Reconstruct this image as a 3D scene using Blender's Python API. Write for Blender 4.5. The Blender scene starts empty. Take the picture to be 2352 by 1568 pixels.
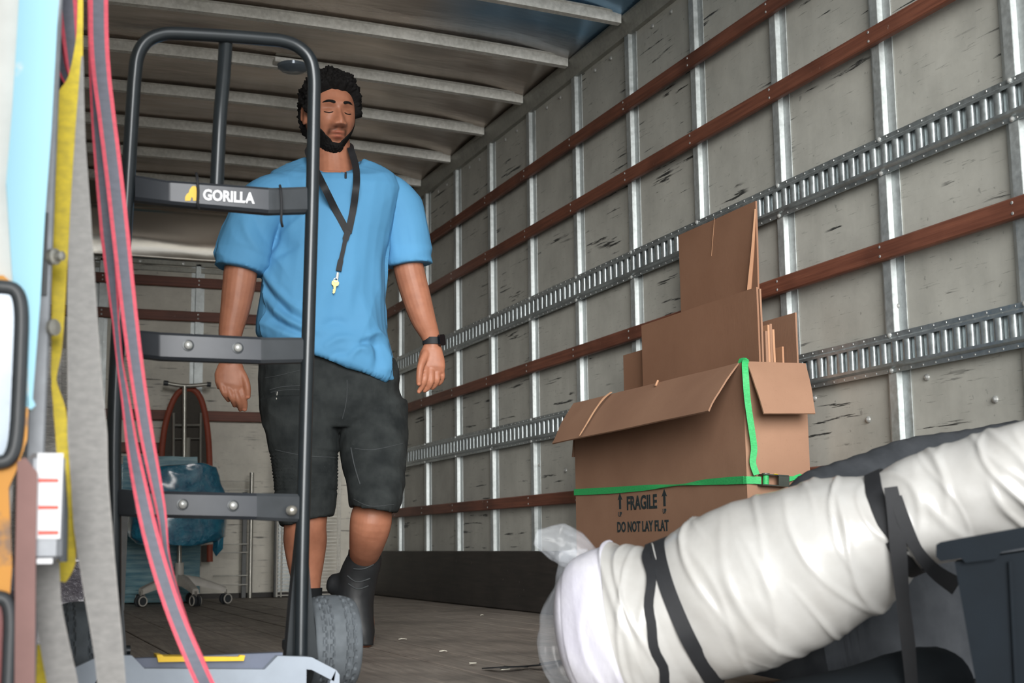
import bpy, bmesh, math, random
from math import sin, cos, pi, radians, exp, sqrt, atan2
from mathutils import Vector as V, Matrix, noise, Euler
random.seed(7)
S = bpy.context.scene
COL = S.collection
# ------------------------------------------------------------------ camera, sky, exposure
FPX = 3105.3; YAW, PITCH, ROLL = radians(21.622), radians(8.53), radians(-.682); HC = .3026
_F = V((sin(YAW)*cos(PITCH), cos(YAW)*cos(PITCH), sin(PITCH))); _R = V((cos(YAW), -sin(YAW), 0)); _U = _R.cross(_F)
CR = _R*cos(ROLL)+_U*sin(ROLL); CU = _U*cos(ROLL)-_R*sin(ROLL); CP = V((0, 0, HC))
cam = bpy.data.cameras.new('camera'); camo = bpy.data.objects.new('camera', cam); COL.objects.link(camo)
camo.matrix_world = Matrix(((CR.x, CU.x, -_F.x, 0), (CR.y, CU.y, -_F.y, 0), (CR.z, CU.z, -_F.z, HC), (0, 0, 0, 1)))
cam.sensor_width = 36; cam.sensor_fit = 'HORIZONTAL'; cam.lens = FPX/2352*36; cam.clip_start = .05
cam.dof.use_dof = True; cam.dof.focus_distance = 4.2; cam.dof.aperture_fstop = 5.6
S.camera = camo
w = bpy.data.worlds.new('overcast_sky'); S.world = w; w.use_nodes = True
bg = w.node_tree.nodes['Background']; bg.inputs[0].default_value = (.93, .97, 1, 1); bg.inputs[1].default_value = 0.48
sun = bpy.data.lights.new('sun', 'SUN'); sun.energy = 3.2; sun.angle = radians(36); sun.color = (1, .98, .95)
suno = bpy.data.objects.new('sun', sun); COL.objects.link(suno); suno.rotation_euler = V((-.26, -.93, .20)).to_track_quat('Z', 'Y').to_euler()
S.view_settings.view_transform = 'Standard'; S.view_settings.look = 'None'; S.view_settings.gamma = 1
S.view_settings.use_curve_mapping = False
S.view_settings.exposure = 0.85

def P(x, y, X=None, Y=None, Z=None):
    """world point seen at photo pixel (x, y) at the given wall / depth / height"""
    d = CR*(x-1176)+CU*(784-y)+_F*FPX
    t = X/d.x if X is not None else Y/d.y if Y is not None else (Z-HC)/d.z
    return CP+d*t
def PZ(x, y, z): return CP+CR*((x-1176)/FPX*z)+CU*((784-y)/FPX*z)+_F*z   # same, at a viewing depth
def pxm(p): return FPX/((V(p)-CP).dot(_F))          # pixels per metre at a point

# ------------------------------------------------------------------ materials
def lin(c):
    return tuple((v/255/12.92 if v/255 <= .04045 else ((v/255+.055)/1.055)**2.4) for v in c)
class NT:
    def __init__(s, name):
        s.m = bpy.data.materials.new(name); s.m.use_nodes = True; s.t = s.m.node_tree
        s.b = s.t.nodes['Principled BSDF']; s.n = s.t.nodes; s.l = s.t.links
    def new(s, ty, **k):
        n = s.n.new(ty)
        for a, v in k.items(): setattr(n, a, v)
        return n
    def link(s, a, b): s.l.new(a, b)
    def coord(s, kind='pos', scale=(1, 1, 1), rot=(0, 0, 0)):
        if kind == 'pos': o = s.new('ShaderNodeNewGeometry').outputs['Position']
        else: o = s.new('ShaderNodeTexCoord').outputs[kind]
        mp = s.new('ShaderNodeMapping'); mp.inputs['Scale'].default_value = scale; mp.inputs['Rotation'].default_value = rot
        s.link(o, mp.inputs['Vector']); return mp.outputs[0]
    def noise(s, co, scale=5, detail=4, rough=.55):
        n = s.new('ShaderNodeTexNoise'); n.inputs['Scale'].default_value = scale; n.inputs['Detail'].default_value = detail
        n.inputs['Roughness'].default_value = rough; s.link(co, n.inputs['Vector']); return n.outputs[0]
    def ramp(s, f, a, b, ca=0., cb=1.):
        r = s.new('ShaderNodeMapRange'); r.inputs[1].default_value = a; r.inputs[2].default_value = b
        r.inputs[3].default_value = ca; r.inputs[4].default_value = cb; s.link(f, r.inputs[0]); return r.outputs[0]
    def math(s, op, a, b):
        m = s.new('ShaderNodeMath', operation=op)
        for i, v in enumerate((a, b)):
            if isinstance(v, (int, float)): m.inputs[i].default_value = v
            else: s.link(v, m.inputs[i])
        return m.outputs[0]
    def mix(s, f, a, b):
        m = s.new('ShaderNodeMix', data_type='RGBA')
        if isinstance(f, (int, float)): m.inputs[0].default_value = f
        else: s.link(f, m.inputs[0])
        for i, v in ((6, a), (7, b)):
            if isinstance(v, tuple): m.inputs[i].default_value = (*v, 1)
            else: s.link(v, m.inputs[i])
        return m.outputs[2]
    def color(s, c):
        if isinstance(c, tuple): s.b.inputs['Base Color'].default_value = (*c, 1)
        else: s.link(c, s.b.inputs['Base Color'])
    def bump(s, h, strength=.3, dist=.005):
        b = s.new('ShaderNodeBump'); b.inputs['Strength'].default_value = strength; b.inputs['Distance'].default_value = dist
        s.link(h, b.inputs['Height']); s.link(b.outputs[0], s.b.inputs['Normal'])
    def set(s, rough=.5, metal=0, spec=.5):
        s.b.inputs['Roughness'].default_value = rough; s.b.inputs['Metallic'].default_value = metal
        s.b.inputs['Specular IOR Level'].default_value = spec; return s
def simple(name, rgb, rough=.5, metal=0, spec=.5, var=.12, scale=20, bump=0, stretch=(1, 1, 1), bdist=.003):
    n = NT(name).set(rough, metal, spec); c = lin(rgb)
    co = n.coord('pos', stretch); f = n.noise(co, scale)
    n.color(n.mix(n.ramp(f, .3, .7), tuple(v*(1-var) for v in c), tuple(min(1, v*(1+var)) for v in c)))
    if bump: n.bump(f, bump, bdist)
    return n.m
MT = {}
def scuffed(name, rgb, dark, amount=.5, rough=.55, axis='Y'):
    """painted liner panel with dirt, faint vertical rub and dark gouges running along the load direction"""
    n = NT(name).set(rough); c = lin(rgb)
    if axis == 'Y': st, st2 = (1, .9, 16), (1, 5, .5)
    else: st, st2 = (.9, 1, 16), (5, 1, .5)
    co = n.coord('pos', st, (radians(0), 0, 0)); a = n.noise(co, 3.2, 5, .62)
    big = n.noise(n.coord('pos'), 2.3, 2); streak = n.math('MULTIPLY', n.ramp(a, .612, .64), n.ramp(big, .47, .53))
    fine = n.noise(n.coord('pos', tuple(v*2.6 for v in st)), 4, 5, .7); fs = n.ramp(fine, .62, .67)
    dirt = n.noise(n.coord('pos'), 6, 6, .65); rub = n.noise(n.coord('pos', st2), 3, 3)
    base = n.mix(n.ramp(dirt, .35, .75), tuple(v*1.04 for v in c), tuple(v*.78 for v in c))
    base = n.mix(n.ramp(rub, .5, .8, 0, .35), base, tuple(min(1, v*1.18) for v in c))
    speck = n.ramp(n.noise(n.coord('pos'), 38, 3), .68, .72, 0, .6)
    m = n.math('MAXIMUM', n.math('MULTIPLY', streak, amount), n.math('MULTIPLY', fs, amount*.45)); m = n.math('MAXIMUM', m, n.math('MULTIPLY', speck, amount*.6))
    n.color(n.mix(m, base, lin(dark))); n.bump(dirt, .05, .004); return n.m
MT['panel'] = scuffed('liner_panel', (188, 188, 180), (40, 42, 42), .95)
MT['panel_back'] = scuffed('front_liner_panel', (212, 208, 196), (55, 52, 48), .85, axis='X')
def galv(name, rgb, rough=.38, metal=.75):
    n = NT(name).set(rough, metal); c = lin(rgb)
    f = n.noise(n.coord('pos'), 60, 3); g = n.noise(n.coord('pos', (1, 1, 1)), 6, 4)
    n.color(n.mix(n.ramp(n.math('ADD', n.math('MULTIPLY', f, .5), n.math('MULTIPLY', g, .5)), .35, .65), tuple(v*.75 for v in c), tuple(min(1, v*1.2) for v in c)))
    r = n.ramp(f, .3, .7, rough-.08, rough+.12); n.link(r, n.b.inputs['Roughness']); return n.m
MT['galv'] = galv('galvanised_steel', (170, 178, 180))
MT['stud'] = galv('stud_steel', (188, 194, 194), .42, .55)
MT['bow'] = galv('roof_bow_aluminium', (238, 238, 231), .55, .0)
MT['rail'] = galv('top_rail_aluminium', (160, 160, 152), .5, .3)
def woodm(name, a, b, stretch, worn=0.25, rough=.55):
    n = NT(name).set(rough); co = n.coord('pos', stretch)
    g = n.noise(co, 6, 6, .65); big = n.noise(n.coord('pos'), 3.5, 3)
    base = n.mix(n.ramp(g, .3, .72), lin(a), lin(b)); base = n.mix(n.ramp(big, .45, .7, 0, .6), base, tuple(v*.55 for v in lin(a)))
    chip = n.math('MULTIPLY', n.ramp(n.noise(n.coord('pos'), 55, 4), .66, .7), n.ramp(n.noise(n.coord('pos'), 7, 2), .58, .64))
    n.color(n.mix(n.math('MULTIPLY', chip, worn*2), base, lin((178, 168, 158)))); n.bump(g, .12, .003); return n.m
MT['slat'] = woodm('slat_wood', (100, 58, 44), (140, 88, 68), (3, .5, 18))
MT['slat_back'] = woodm('slat_wood_front', (92, 50, 38), (132, 78, 60), (.5, 3, 18))
MT['floor'] = woodm('floor_plank_wood', (118, 111, 104), (164, 154, 144), (10, .7, 3), .25, .62)
MT['kick'] = woodm('kick_plate_wood', (44, 42, 40), (66, 60, 56), (3, .5, 10), .12, .6)
MT['dark'] = simple('black_gap', (28, 30, 30), .7)
MT['asphalt'] = simple('concrete_yard', (230, 227, 220), .9, scale=60)
MT['bolt'] = simple('bolt_steel', (190, 192, 190), .35, .6)
def ceil_mat():
    n = NT('roof_skin_aluminium').set(.26, .7); c = lin((200, 188, 178))
    g = n.noise(n.coord('pos', (.6, 2.2, 1)), 3, 3); f = n.noise(n.coord('pos', (1, 5, 1)), 14, 4)
    base = n.mix(n.ramp(g, .3, .7), tuple(v*.72 for v in c), tuple(v*1.15 for v in c))
    # bays near the door carry a soft-edged blue tint against the wall
    ge = n.new('ShaderNodeNewGeometry'); sx = n.new('ShaderNodeSeparateXYZ'); n.link(ge.outputs['Position'], sx.inputs[0])
    edge = n.math('ADD', sx.outputs[0], n.math('MULTIPLY', g, .25)); mx = n.ramp(edge, 1.72, 1.98)
    my = n.ramp(sx.outputs[1], 5.25, 4.95); n.color(n.mix(n.math('MULTIPLY', n.math('MULTIPLY', mx, my), .8), base, lin((120, 178, 220))))
    n.bump(n.math('ADD', g, n.math('MULTIPLY', f, .08)), .25, .02); return n.m
MT['ceil'] = ceil_mat()
def cove_mat():
    n = NT('polished_cove_aluminium').set(.17, .9); n.color(lin((214, 208, 198))); n.bump(n.noise(n.coord('pos', (.5, 1, 1)), 4, 3), .15, .02); return n.m
MT['cove'] = cove_mat()

# ------------------------------------------------------------------ mesh helpers
ORG = {}
class MB:
    def __init__(s): s.v = []; s.f = []; s.uv = []
    def add(s, vs, fs, uv=None):
        o = len(s.v); s.v += [V(p) for p in vs]; s.f += [tuple(i+o for i in f) for f in fs]
        s.uv += list(uv) if uv else [(0, 0)]*len(vs); return s
    def box(s, lo, hi, bev=0):
        x0, y0, z0 = lo; x1, y1, z1 = hi
        if bev:
            b = bev; vs = []; 
            for z, i in ((z0, b), (z0+b, 0), (z1-b, 0), (z1, b)):
                vs += [(x0+i+(b if i == 0 else b), y0+i, z), (x1-i-b, y0+i, z), (x1-i, y0+i+b, z), (x1-i, y1-i-b, z), (x1-i-b, y1-i, z), (x0+i+b, y1-i, z), (x0+i, y1-i-b, z), (x0+i, y0+i+b, z)]
            fs = [tuple(range(7, -1, -1)), tuple(range(24, 32))]
            for r in range(3):
                for k in range(8): fs.append((r*8+k, r*8+(k+1) % 8, r*8+8+(k+1) % 8, r*8+8+k))
            return s.add(vs, fs)
        vs = [(x0, y0, z0), (x1, y0, z0), (x1, y1, z0), (x0, y1, z0), (x0, y0, z1), (x1, y0, z1), (x1, y1, z1), (x0, y1, z1)]
        return s.add(vs, [(3, 2, 1, 0), (4, 5, 6, 7), (0, 1, 5, 4), (1, 2, 6, 5), (2, 3, 7, 6), (3, 0, 4, 7)])
    def obox(s, c, ax, ay, az):
        c, ax, ay, az = V(c), V(ax), V(ay), V(az); q = [(-1, -1, -1), (1, -1, -1), (1, 1, -1), (-1, 1, -1), (-1, -1, 1), (1, -1, 1), (1, 1, 1), (-1, 1, 1)]
        return s.add([c+ax*a+ay*b+az*d for a, b, d in q], [(3, 2, 1, 0), (4, 5, 6, 7), (0, 1, 5, 4), (1, 2, 6, 5), (2, 3, 7, 6), (3, 0, 4, 7)])
    def rings(s, rings, caps=True, closed=False):
        n = len(rings[0]); vs = [p for r in rings for p in r]; fs = []
        m = len(rings)
        for i in range(m if closed else m-1):
            j = (i+1) % m
            for k in range(n): fs.append((i*n+k, i*n+(k+1) % n, j*n+(k+1) % n, j*n+k))
        if caps and not closed: fs += [tuple(range(n-1, -1, -1)), tuple(range((m-1)*n, m*n))]
        return s.add(vs, fs)
    def tube(s, pts, r, n=12, closed=False, caps=True, flat=1, ref=None):
        pts = [V(p) for p in pts]; m = len(pts); rs = r if isinstance(r, (list, tuple)) else [r]*m; out = []; u = None
        for i, p in enumerate(pts):
            a = pts[(i-1) % m] if (i or closed) else p; b = pts[(i+1) % m] if (i < m-1 or closed) else p
            t = (b-a).normalized()
            if u is None:
                u = V(ref) if ref else (V((0, 0, 1)) if abs(t.z) < .9 else V((1, 0, 0)))
            u = (u-t*u.dot(t)).normalized(); v = t.cross(u)
            out.append([p+(u*cos(2*pi*k/n)+v*sin(2*pi*k/n)*flat)*rs[i] for k in range(n)])
        return s.rings(out, caps, closed)
    def prism(s, poly, d):
        """closed polygon (3-D points) pushed along d"""
        d = V(d); n = len(poly); a = [V(p) for p in poly]
        return s.add(a+[p+d for p in a], [tuple(range(n-1, -1, -1)), tuple(range(n, 2*n))]+[(k, (k+1) % n, n+(k+1) % n, n+k) for k in range(n)])
    def lathe(s, prof, c, ax, n=32):
        """prof: (radius, height) pairs around axis ax through c"""
        c, ax = V(c), V(ax).normalized(); u = ax.orthogonal().normalized(); v = ax.cross(u)
        return s.rings([[c+ax*h+(u*cos(2*pi*k/n)+v*sin(2*pi*k/n))*max(r, 1e-5) for k in range(n)] for r, h in prof])
    def ribbon(s, pts, wid, nrm, th=.002):
        """strap: pts centre line, wid full widths, nrm facing vectors; uv.x runs across"""
        pts = [V(p) for p in pts]; m = len(pts); wid = wid if isinstance(wid, (list, tuple)) else [wid]*m
        nrm = nrm if isinstance(nrm, list) else [nrm]*m; vs = []; fs = []; uv = []; L = 0
        for i, p in enumerate(pts):
            a = pts[max(0, i-1)]; b = pts[min(m-1, i+1)]; t = (b-a).normalized(); n = V(nrm[i]); n = (n-t*n.dot(t)).normalized(); sd = t.cross(n)
            if i: L += (p-pts[i-1]).length
            for q, (e, g) in enumerate(((-1, .5), (-.5, .5), (0, .5), (.5, .5), (1, .5), (1, -.5), (.5, -.5), (0, -.5), (-.5, -.5), (-1, -.5))):
                vs.append(p+sd*e*wid[i]/2+n*g*th); uv.append(((e+1)/2, L))
        for i in range(m-1):
            for k in range(10): fs.append((i*10+k, i*10+(k+1) % 10, i*10+10+(k+1) % 10, i*10+10+k))
        fs += [tuple(range(9, -1, -1)), tuple(range((m-1)*10, m*10))]
        return s.add(vs, fs, uv)
    def mesh(s, name, org=(0, 0, 0), smooth=False, angle=None):
        o = V(org); me = bpy.data.meshes.new(name); me.from_pydata([tuple(p-o) for p in s.v], [], s.f)
        ul = me.uv_layers.new(name='UVMap')
        for lp in me.loops: ul.data[lp.index].uv = s.uv[lp.vertex_index]
        b = bmesh.new(); b.from_mesh(me); bmesh.ops.recalc_face_normals(b, faces=b.faces); b.to_mesh(me); b.free()
        if smooth: smoothen(me, angle or 40)
        return me
    def build(s, name, mat, parent=None, smooth=False, org=None, angle=None):
        if parent is not None: o = ORG[parent.name]
        elif org is not None: o = V(org)
        else: o = V(((min(p.x for p in s.v)+max(p.x for p in s.v))/2, (min(p.y for p in s.v)+max(p.y for p in s.v))/2, min(p.z for p in s.v)))
        return link(name, s.mesh(name, o, smooth, angle), mat, parent, o)
def smoothen(me, angle=40):
    me.polygons.foreach_set('use_smooth', [True]*len(me.polygons))
    if angle < 179: me.set_sharp_from_angle(angle=radians(angle))
def link(name, me, mat, parent=None, o=None, loc=None):
    ob = bpy.data.objects.new(name, me); COL.objects.link(ob)
    if mat is not None and not me.materials: me.materials.append(MT[mat] if isinstance(mat, str) else mat)
    if parent is not None:
        ob.parent = parent; ORG[ob.name] = ORG[parent.name]
        if loc is not None: ob.location = V(loc)-ORG[parent.name]
    else:
        ob.location = V(loc if loc is not None else (o or (0, 0, 0))); ORG[ob.name] = V(ob.location)
    return ob
def thing(name, label, cat, loc, group=None):
    o = bpy.data.objects.new(name, None); COL.objects.link(o); o.location = loc; o.empty_display_size = .1; ORG[o.name] = V(loc)
    return tag(o, label, cat, group)
def tag(o, label, cat, group=None):
    o['label'] = label; o['category'] = cat
    if group: o['group'] = group
    return o
def struct(o): o['kind'] = 'structure'; return o
def stuff(o): o['kind'] = 'stuff'; return o
def smoothpath(pts, n=8):
    pts = [V(p) for p in pts]; out = []
    for i in range(len(pts)-1):
        a, b, c, d = pts[max(0, i-1)], pts[i], pts[i+1], pts[min(len(pts)-1, i+2)]
        for k in range(n):
            t = k/n; out.append(.5*((2*b)+(c-a)*t+(2*a-5*b+4*c-d)*t*t+(3*b-a-3*c+d)*t**3))
    return out+[pts[-1]]
def lerps(vals, n=8):
    return [vals[i]+(vals[i+1]-vals[i])*k/n for i in range(len(vals)-1) for k in range(n)]+[vals[-1]]
def text_mesh(txt, size, bold=0.0, extrude=.0006):
    cu = bpy.data.curves.new('lettering', 'FONT'); cu.body = txt; cu.size = size; cu.extrude = extrude; cu.offset = bold; cu.resolution_u = 3
    cu.align_x = 'CENTER'; cu.align_y = 'CENTER'
    ob = bpy.data.objects.new('lettering', cu); COL.objects.link(ob); bpy.context.view_layer.update()
    me = bpy.data.meshes.new_from_object(ob.evaluated_get(bpy.context.evaluated_depsgraph_get())); bpy.data.objects.remove(ob); return me
def put_text(txt, size, c, xd, yd, mat, parent, width=None, height=None, bold=0.0):
    me = text_mesh(txt, size, bold); c, xd, yd = V(c), V(xd).normalized(), V(yd).normalized(); zd = xd.cross(yd)
    xs = [v.co.x for v in me.vertices]; ys = [v.co.y for v in me.vertices]; mx, my = (min(xs)+max(xs))/2, (min(ys)+max(ys))/2
    sx = width/(max(xs)-min(xs)) if width else 1; sy = height/(max(ys)-min(ys)) if height else sx
    o = ORG[parent.name]
    for v in me.vertices: v.co = c-o+xd*(v.co.x-mx)*sx+yd*(v.co.y-my)*sy+zd*v.co.z
    me.materials.clear(); return link('lettering', me, mat, parent)
def nz(p, s=1.0, seed=0.0): return noise.noise(V((p[0]*s+seed, p[1]*s+seed*1.7, p[2]*s-seed)))

# ================================================================== THE TRUCK BOX
W = 2.372; S0 = 2.576; D = .5307; YB = 8.414; YR = 1.5; XL = -.05; PAN = W+.02  # box runs past the door post, lengthened unseen to shade the foreground
# floor
fl = struct(MB().box((XL-.1, YR, -.12), (W+.12, YB+.1, -.024)).build('floor', 'dark'))
x = XL; k = 0
while x < W-.001:
    wd = min(.148+.012*sin(k*2.3), W-x); dz = .0015*sin(k*5.1)
    MB().box((x+.0025, YR, -.023), (x+wd-.0025, YB, dz-.0015), .002).build('plank', 'floor', fl); x += wd; k += 1
struct(MB().box((-30, -30, -1.2), (30, 30, -1.1)).build('ground', 'asphalt'))
# right wall
wr = struct(MB().box((PAN+.012, YR, -.02), (PAN+.05, YB+.05, 2.5)).build('wall_right', 'dark'))
for i in range(-1, 12):
    y0 = S0+(i-1)*D+.006 if i > -1 else YR; y1 = min(S0+i*D-.006, YB)
    if y1-y0 > .05: MB().box((PAN+.0005*(i % 3), y0, 0), (PAN+.011, y1, 2.42)).build('panel', 'panel', wr)
# hat-section studs
prof = [(0, .048), (0, .0435), (-.004, .0435), (-.019, .019), (-.02, .016), (-.02, -.016), (-.019, -.0175), (-.003, -.0195), (-.003, -.055), (0, -.055)]
stud_b = MB(); stud_b.prism([(a+.0, b, 0) for a, b in prof], (0, 0, 2.36)); stud_me = stud_b.mesh('stud'); stud_me.materials.append(MT['stud'])
for i in range(-1, 11): link('stud', stud_me, None, wr, loc=(PAN, S0+i*D-.008, 0))
def hslats(xf, tops, parent, h=.053):
    for z in tops:
        o = MB().box((xf-.022, YR, z-h), (xf, YB-.03, z), .004).build('slat', 'slat', parent)
        b = MB()
        for i in range(-1, 11):
            for dz in (-.013, -.040): b.lathe([(.0045, 0), (.004, .0012), (.0002, .0018)], (xf-.022, S0+i*D-.008, z+dz), (-1, 0, 0), 8)
        stuff(b.build('bolt_heads', 'bolt', o))
hslats(W, (2.064, 1.771, 1.135, .524), wr)
# E-track rails: flanges, two bevelled shoulders and a bar between each pair of slots
bar = MB(); hw = .0145; rr = .008; cs = [(-.0, -hw), (-.0, -hw)]
cs = [(0, hw-.002), (-.005, hw), (-.010, hw-.002), (-.013, hw-.008), (-.0135, 0), (-.013, -hw+.008), (-.010, -hw+.002), (-.005, -hw), (0, -hw+.002)]
bar.prism([(a, b, -.031) for a, b in cs], (0, 0, .062)); bar_me = bar.mesh('slot_bar', smooth=True, angle=50); bar_me.materials.append(MT['galv'])
for z in (1.444, .876):
    b = MB(); h = .112; zc = z-h/2
    def strip(prof):
        b.prism([(W+a, YR, zc+c) for a, c in prof], (0, YB-.05-YR, 0))
    strip([(0, .056), (-.003, .056), (-.003, .043), (-.0135, .037), (-.0135, .029), (-.011, .029), (-.011, .035), (0, .041)])
    strip([(0, -.056), (-.003, -.056), (-.003, -.043), (-.0135, -.037), (-.0135, -.029), (-.011, -.029), (-.011, -.035), (0, -.041)])
    e = b.build('e_track', 'galv', wr)
    strip_b = MB().box((W+.001, YR, zc-.05), (W+.003, YB-.05, zc+.05)).build('slot_backing', 'galv', e)
    y = YR+.03
    while y < YB-.08:
        link('slot_bar', bar_me, None, e, loc=(W, y, zc)); y += .0515
    rv = MB(); y = YR+.02
    while y < YB-.08:
        for dz in (.050, -.050): rv.lathe([(.0032, 0), (.0026, .0012), (.0002, .0016)], (W-.003, y, zc+dz), (-1, 0, 0), 6)
        y += .0515
    for i in range(-1, 11):
        for dz in (.050, -.050): rv.lathe([(.008, 0), (.0075, .003), (.004, .006), (.0002, .007)], (W-.003, S0+i*D-.008, zc+dz), (-1, 0, 0), 10)
    stuff(rv.build('rivets', 'bolt', e))
MB().box((W-.035, YR, .002), (W+.008, YB-.03, .272), .004).build('kick_plate', 'kick', wr)
# top rail with sloping lower lip
MB().prism([(W+.03, YR, 2.335), (W-.002, YR, 2.335), (W-.006, YR, 2.352), (W-.02, YR, 2.392), (W-.025, YR, 2.40), (W-.025, YR, 2.41), (W+.03, YR, 2.43)], (0, YB-YR, 0)).build('top_rail', 'rail', wr)
rv = MB()
for i in range(-1, 11):
    for q in (.33, .62): rv.lathe([(.009, 0), (.008, .004), (.003, .007), (.0002, .0075)], (PAN, S0+i*D+q*D, 2.305), (-1, 0, 0), 10)
for (px, py) in ((2287, 917), (2130, 866), (1995, 963), (1872, 914), (2063, 703), (1240, 1068), (1300, 1080)):
    rv.lathe([(.010, 0), (.009, .004), (.004, .008), (.0002, .009)], P(px, py, X=PAN), (-1, 0, 0), 12)
stuff(rv.build('rivets', 'bolt', wr))
# left wall (hidden by the door post, closes the box)
wl = struct(MB().box((XL-.08, YR, -.02), (XL, YB+.05, 2.5)).build('wall_left', 'panel_back'))
# front wall of the box
wb = struct(MB().box((XL, YB+.012, -.02), (W+.06, YB+.06, 2.5)).build('wall_back', 'dark'))
xs = [XL, .09, .66, 1.235, 1.80, W+.02]
for a, b in zip(xs, xs[1:]): MB().box((a+.004, YB, 0), (b-.004, YB+.011, 2.05)).build('panel', 'panel_back', wb)
for xx in xs[1:-1]:
    MB().prism([(xx-.04, YB, 0), (xx-.04, YB-.003, 0), (xx-.017, YB-.003, 0), (xx-.015, YB-.02, 0), (xx+.015, YB-.02, 0), (xx+.017, YB-.003, 0), (xx+.04, YB-.003, 0), (xx+.04, YB, 0)], (0, 0, 2.05)).build('stud', 'stud', wb)
for z in (1.961, 1.748, 1.134, .935):
    o = MB().box((XL, YB-.04, z-.062), (W-.02 if z > 1 else 1.04, YB-.02, z), .004).build('slat', 'slat_back', wb); b = MB()
    for xx in xs[1:-1]:
        if z < 1 and xx > 1.0: continue
        for dz in (-.018, -.044): b.lathe([(.006, 0), (.005, .002), (.0002, .003)], (xx, YB-.04, z+dz), (0, -1, 0), 8)
    stuff(b.build('bolt_heads', 'bolt', o))
MB().box((XL, YB-.03, 0), (W-.02, YB, .03)).build('sill_board', 'kick', wb)
# header ledge and polished cove above it
MB().box((XL, YB-.02, 2.035), (W, YB+.01, 2.066), .003).build('header_ledge', 'rail', wb)
MB().box((XL, YB-.008, 1.996), (W, YB+.01, 2.028), .003).build('header_ledge', 'rail', wb)
b = MB()
for i in range(9): b.lathe([(.011, 0), (.010, .006), (.0002, .008)], (.1+i*.26, YB-.02, 2.05), (0, -1, 0), 10)
stuff(b.build('rivets', 'bolt', wb))
cv = MB(); pr = []
for i in range(19):
    z = .28*i/18; pr.append((YB-.03-1.25*z*z, 2.066+z))
for i in range(1, 13):
    a = i/12; pr.append((pr[18][0]-.36*a**1.3-.03*a, 2.346+.062*(1-(1-a)**2)))
n = len(pr); vs = []; fs = []; NX = 40
for j in range(NX+1):
    xx = XL+(W+.03-XL)*j/NX
    for i, (yy, zz) in enumerate(pr): vs.append((xx, yy+.006*nz((xx*1.6, i*.11, 3)), zz))
fs = [(j*n+i, j*n+i+1, (j+1)*n+i+1, (j+1)*n+i) for j in range(NX) for i in range(n-1)]
cvo = MB().add(vs, fs).build('cove_sheet', 'cove', wb, smooth=True); md = cvo.modifiers.new('thick', 'SOLIDIFY'); md.thickness = .004; md.offset = 1
# ceiling: skin sheet bulging between the bows
def bow_z(x): return 2.372+.046*sin(pi*min(1, max(0, (x-XL+.5)/(W-XL+.75))))
vs = []; NX, NY = 36, 170
for j in range(NY+1):
    y = YR+(YB-YR)*j/NY; fr = ((y-S0)/D) % 1
    for i in range(NX+1):
        x = XL+(W+.03-XL)*i/NX
        ed = min(1, max(0, (W-.03-x)/.3))
        vs.append((x, y, bow_z(x)+.046+(.014+.010*nz((x*1.3, y*1.3, 0)))*sin(pi*fr)+.004*nz((x*3, y*5, 2))-.02*(1-ed)**2))
fs = [(j*(NX+1)+i, j*(NX+1)+i+1, (j+1)*(NX+1)+i+1, (j+1)*(NX+1)+i) for j in range(NY) for i in range(NX)]
ce = struct(MB().add(vs, fs).build('ceiling', 'ceil', smooth=True, org=(W/2, 5, 2.4))); md = ce.modifiers.new('thick', 'SOLIDIFY'); md.thickness = .01; md.offset = 1
stq = P(665, 122, Z=2.452); MB().box((stq.x-.06, stq.y-.012, stq.z-.012), (stq.x+.075, stq.y+.012, stq.z-.010)).build('paper_label', 'panel_back', ce)
bm_ = MB(); rg = []
for i in range(25):
    x = XL+(W-.028-XL)*i/24; z = bow_z(x); rg.append([(x, -.016, z-.006), (x, .016, z-.006), (x, .019, z+.034), (x, .03, z+.036), (x, .03, z+.039), (x, -.03, z+.039), (x, -.03, z+.036), (x, -.019, z+.034)])
bm_.rings(rg); bow_me = bm_.mesh('roof_bow'); bow_me.materials.append(MT['bow'])
for i in range(-1, 11): link('roof_bow', bow_me, None, ce, loc=(0, S0+i*D-.008, 0))
#END_STRUCT
# ================================================================== MATERIALS FOR THINGS
MT['frame'] = simple('black_powder_coat', (36, 42, 46), .3, .3, .6, .1, 40)
MT['bar'] = simple('grey_cast_bar', (50, 54, 60), .4, .2, .5, .06, 50)
MT['barend'] = simple('dark_grey_plastic', (58, 62, 66), .5)
MT['toe'] = simple('light_grey_plastic', (150, 160, 172), .45, .1, .5, .05, 20)
MT['slate'] = simple('slate_plastic', (98, 106, 124), .5)
MT['yellow'] = simple('yellow_plastic', (240, 196, 30), .45)
MT['rubber'] = simple('tyre_rubber', (88, 94, 99), .75, 0, .3, .2, 30, .1)
MT['white_print'] = simple('white_print', (216, 218, 222), .5, var=.03)
MT['gold_print'] = simple('gold_print', (226, 186, 60), .5, var=.05)
MT['black'] = simple('black_webbing', (26, 28, 32), .7, scale=80, bump=.1)
MT['dkgreen_print'] = simple('dark_ink', (38, 48, 50), .7, var=.15, scale=90)
def card(name, rgb, rgb2):
    n = NT(name).set(.72, 0, .25); co = n.coord('pos', (26, 26, 2)); f = n.noise(n.coord('pos'), 4, 4); g = n.noise(co, 10, 2)
    sp = n.ramp(n.noise(n.coord('pos'), 160, 2), .62, .75, 0, .25)
    c = n.mix(n.ramp(f, .3, .75), lin(rgb), lin(rgb2)); n.color(n.mix(sp, c, tuple(v*.6 for v in lin(rgb)))); n.bump(g, .12, .002); return n.m
MT['card'] = card('corrugated_cardboard', (154, 120, 98), (140, 107, 87))
MT['card2'] = card('corrugated_cardboard_old', (146, 110, 88), (134, 99, 78))
MT['cardedge'] = card('torn_cardboard', (196, 156, 124), (170, 126, 98))
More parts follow.
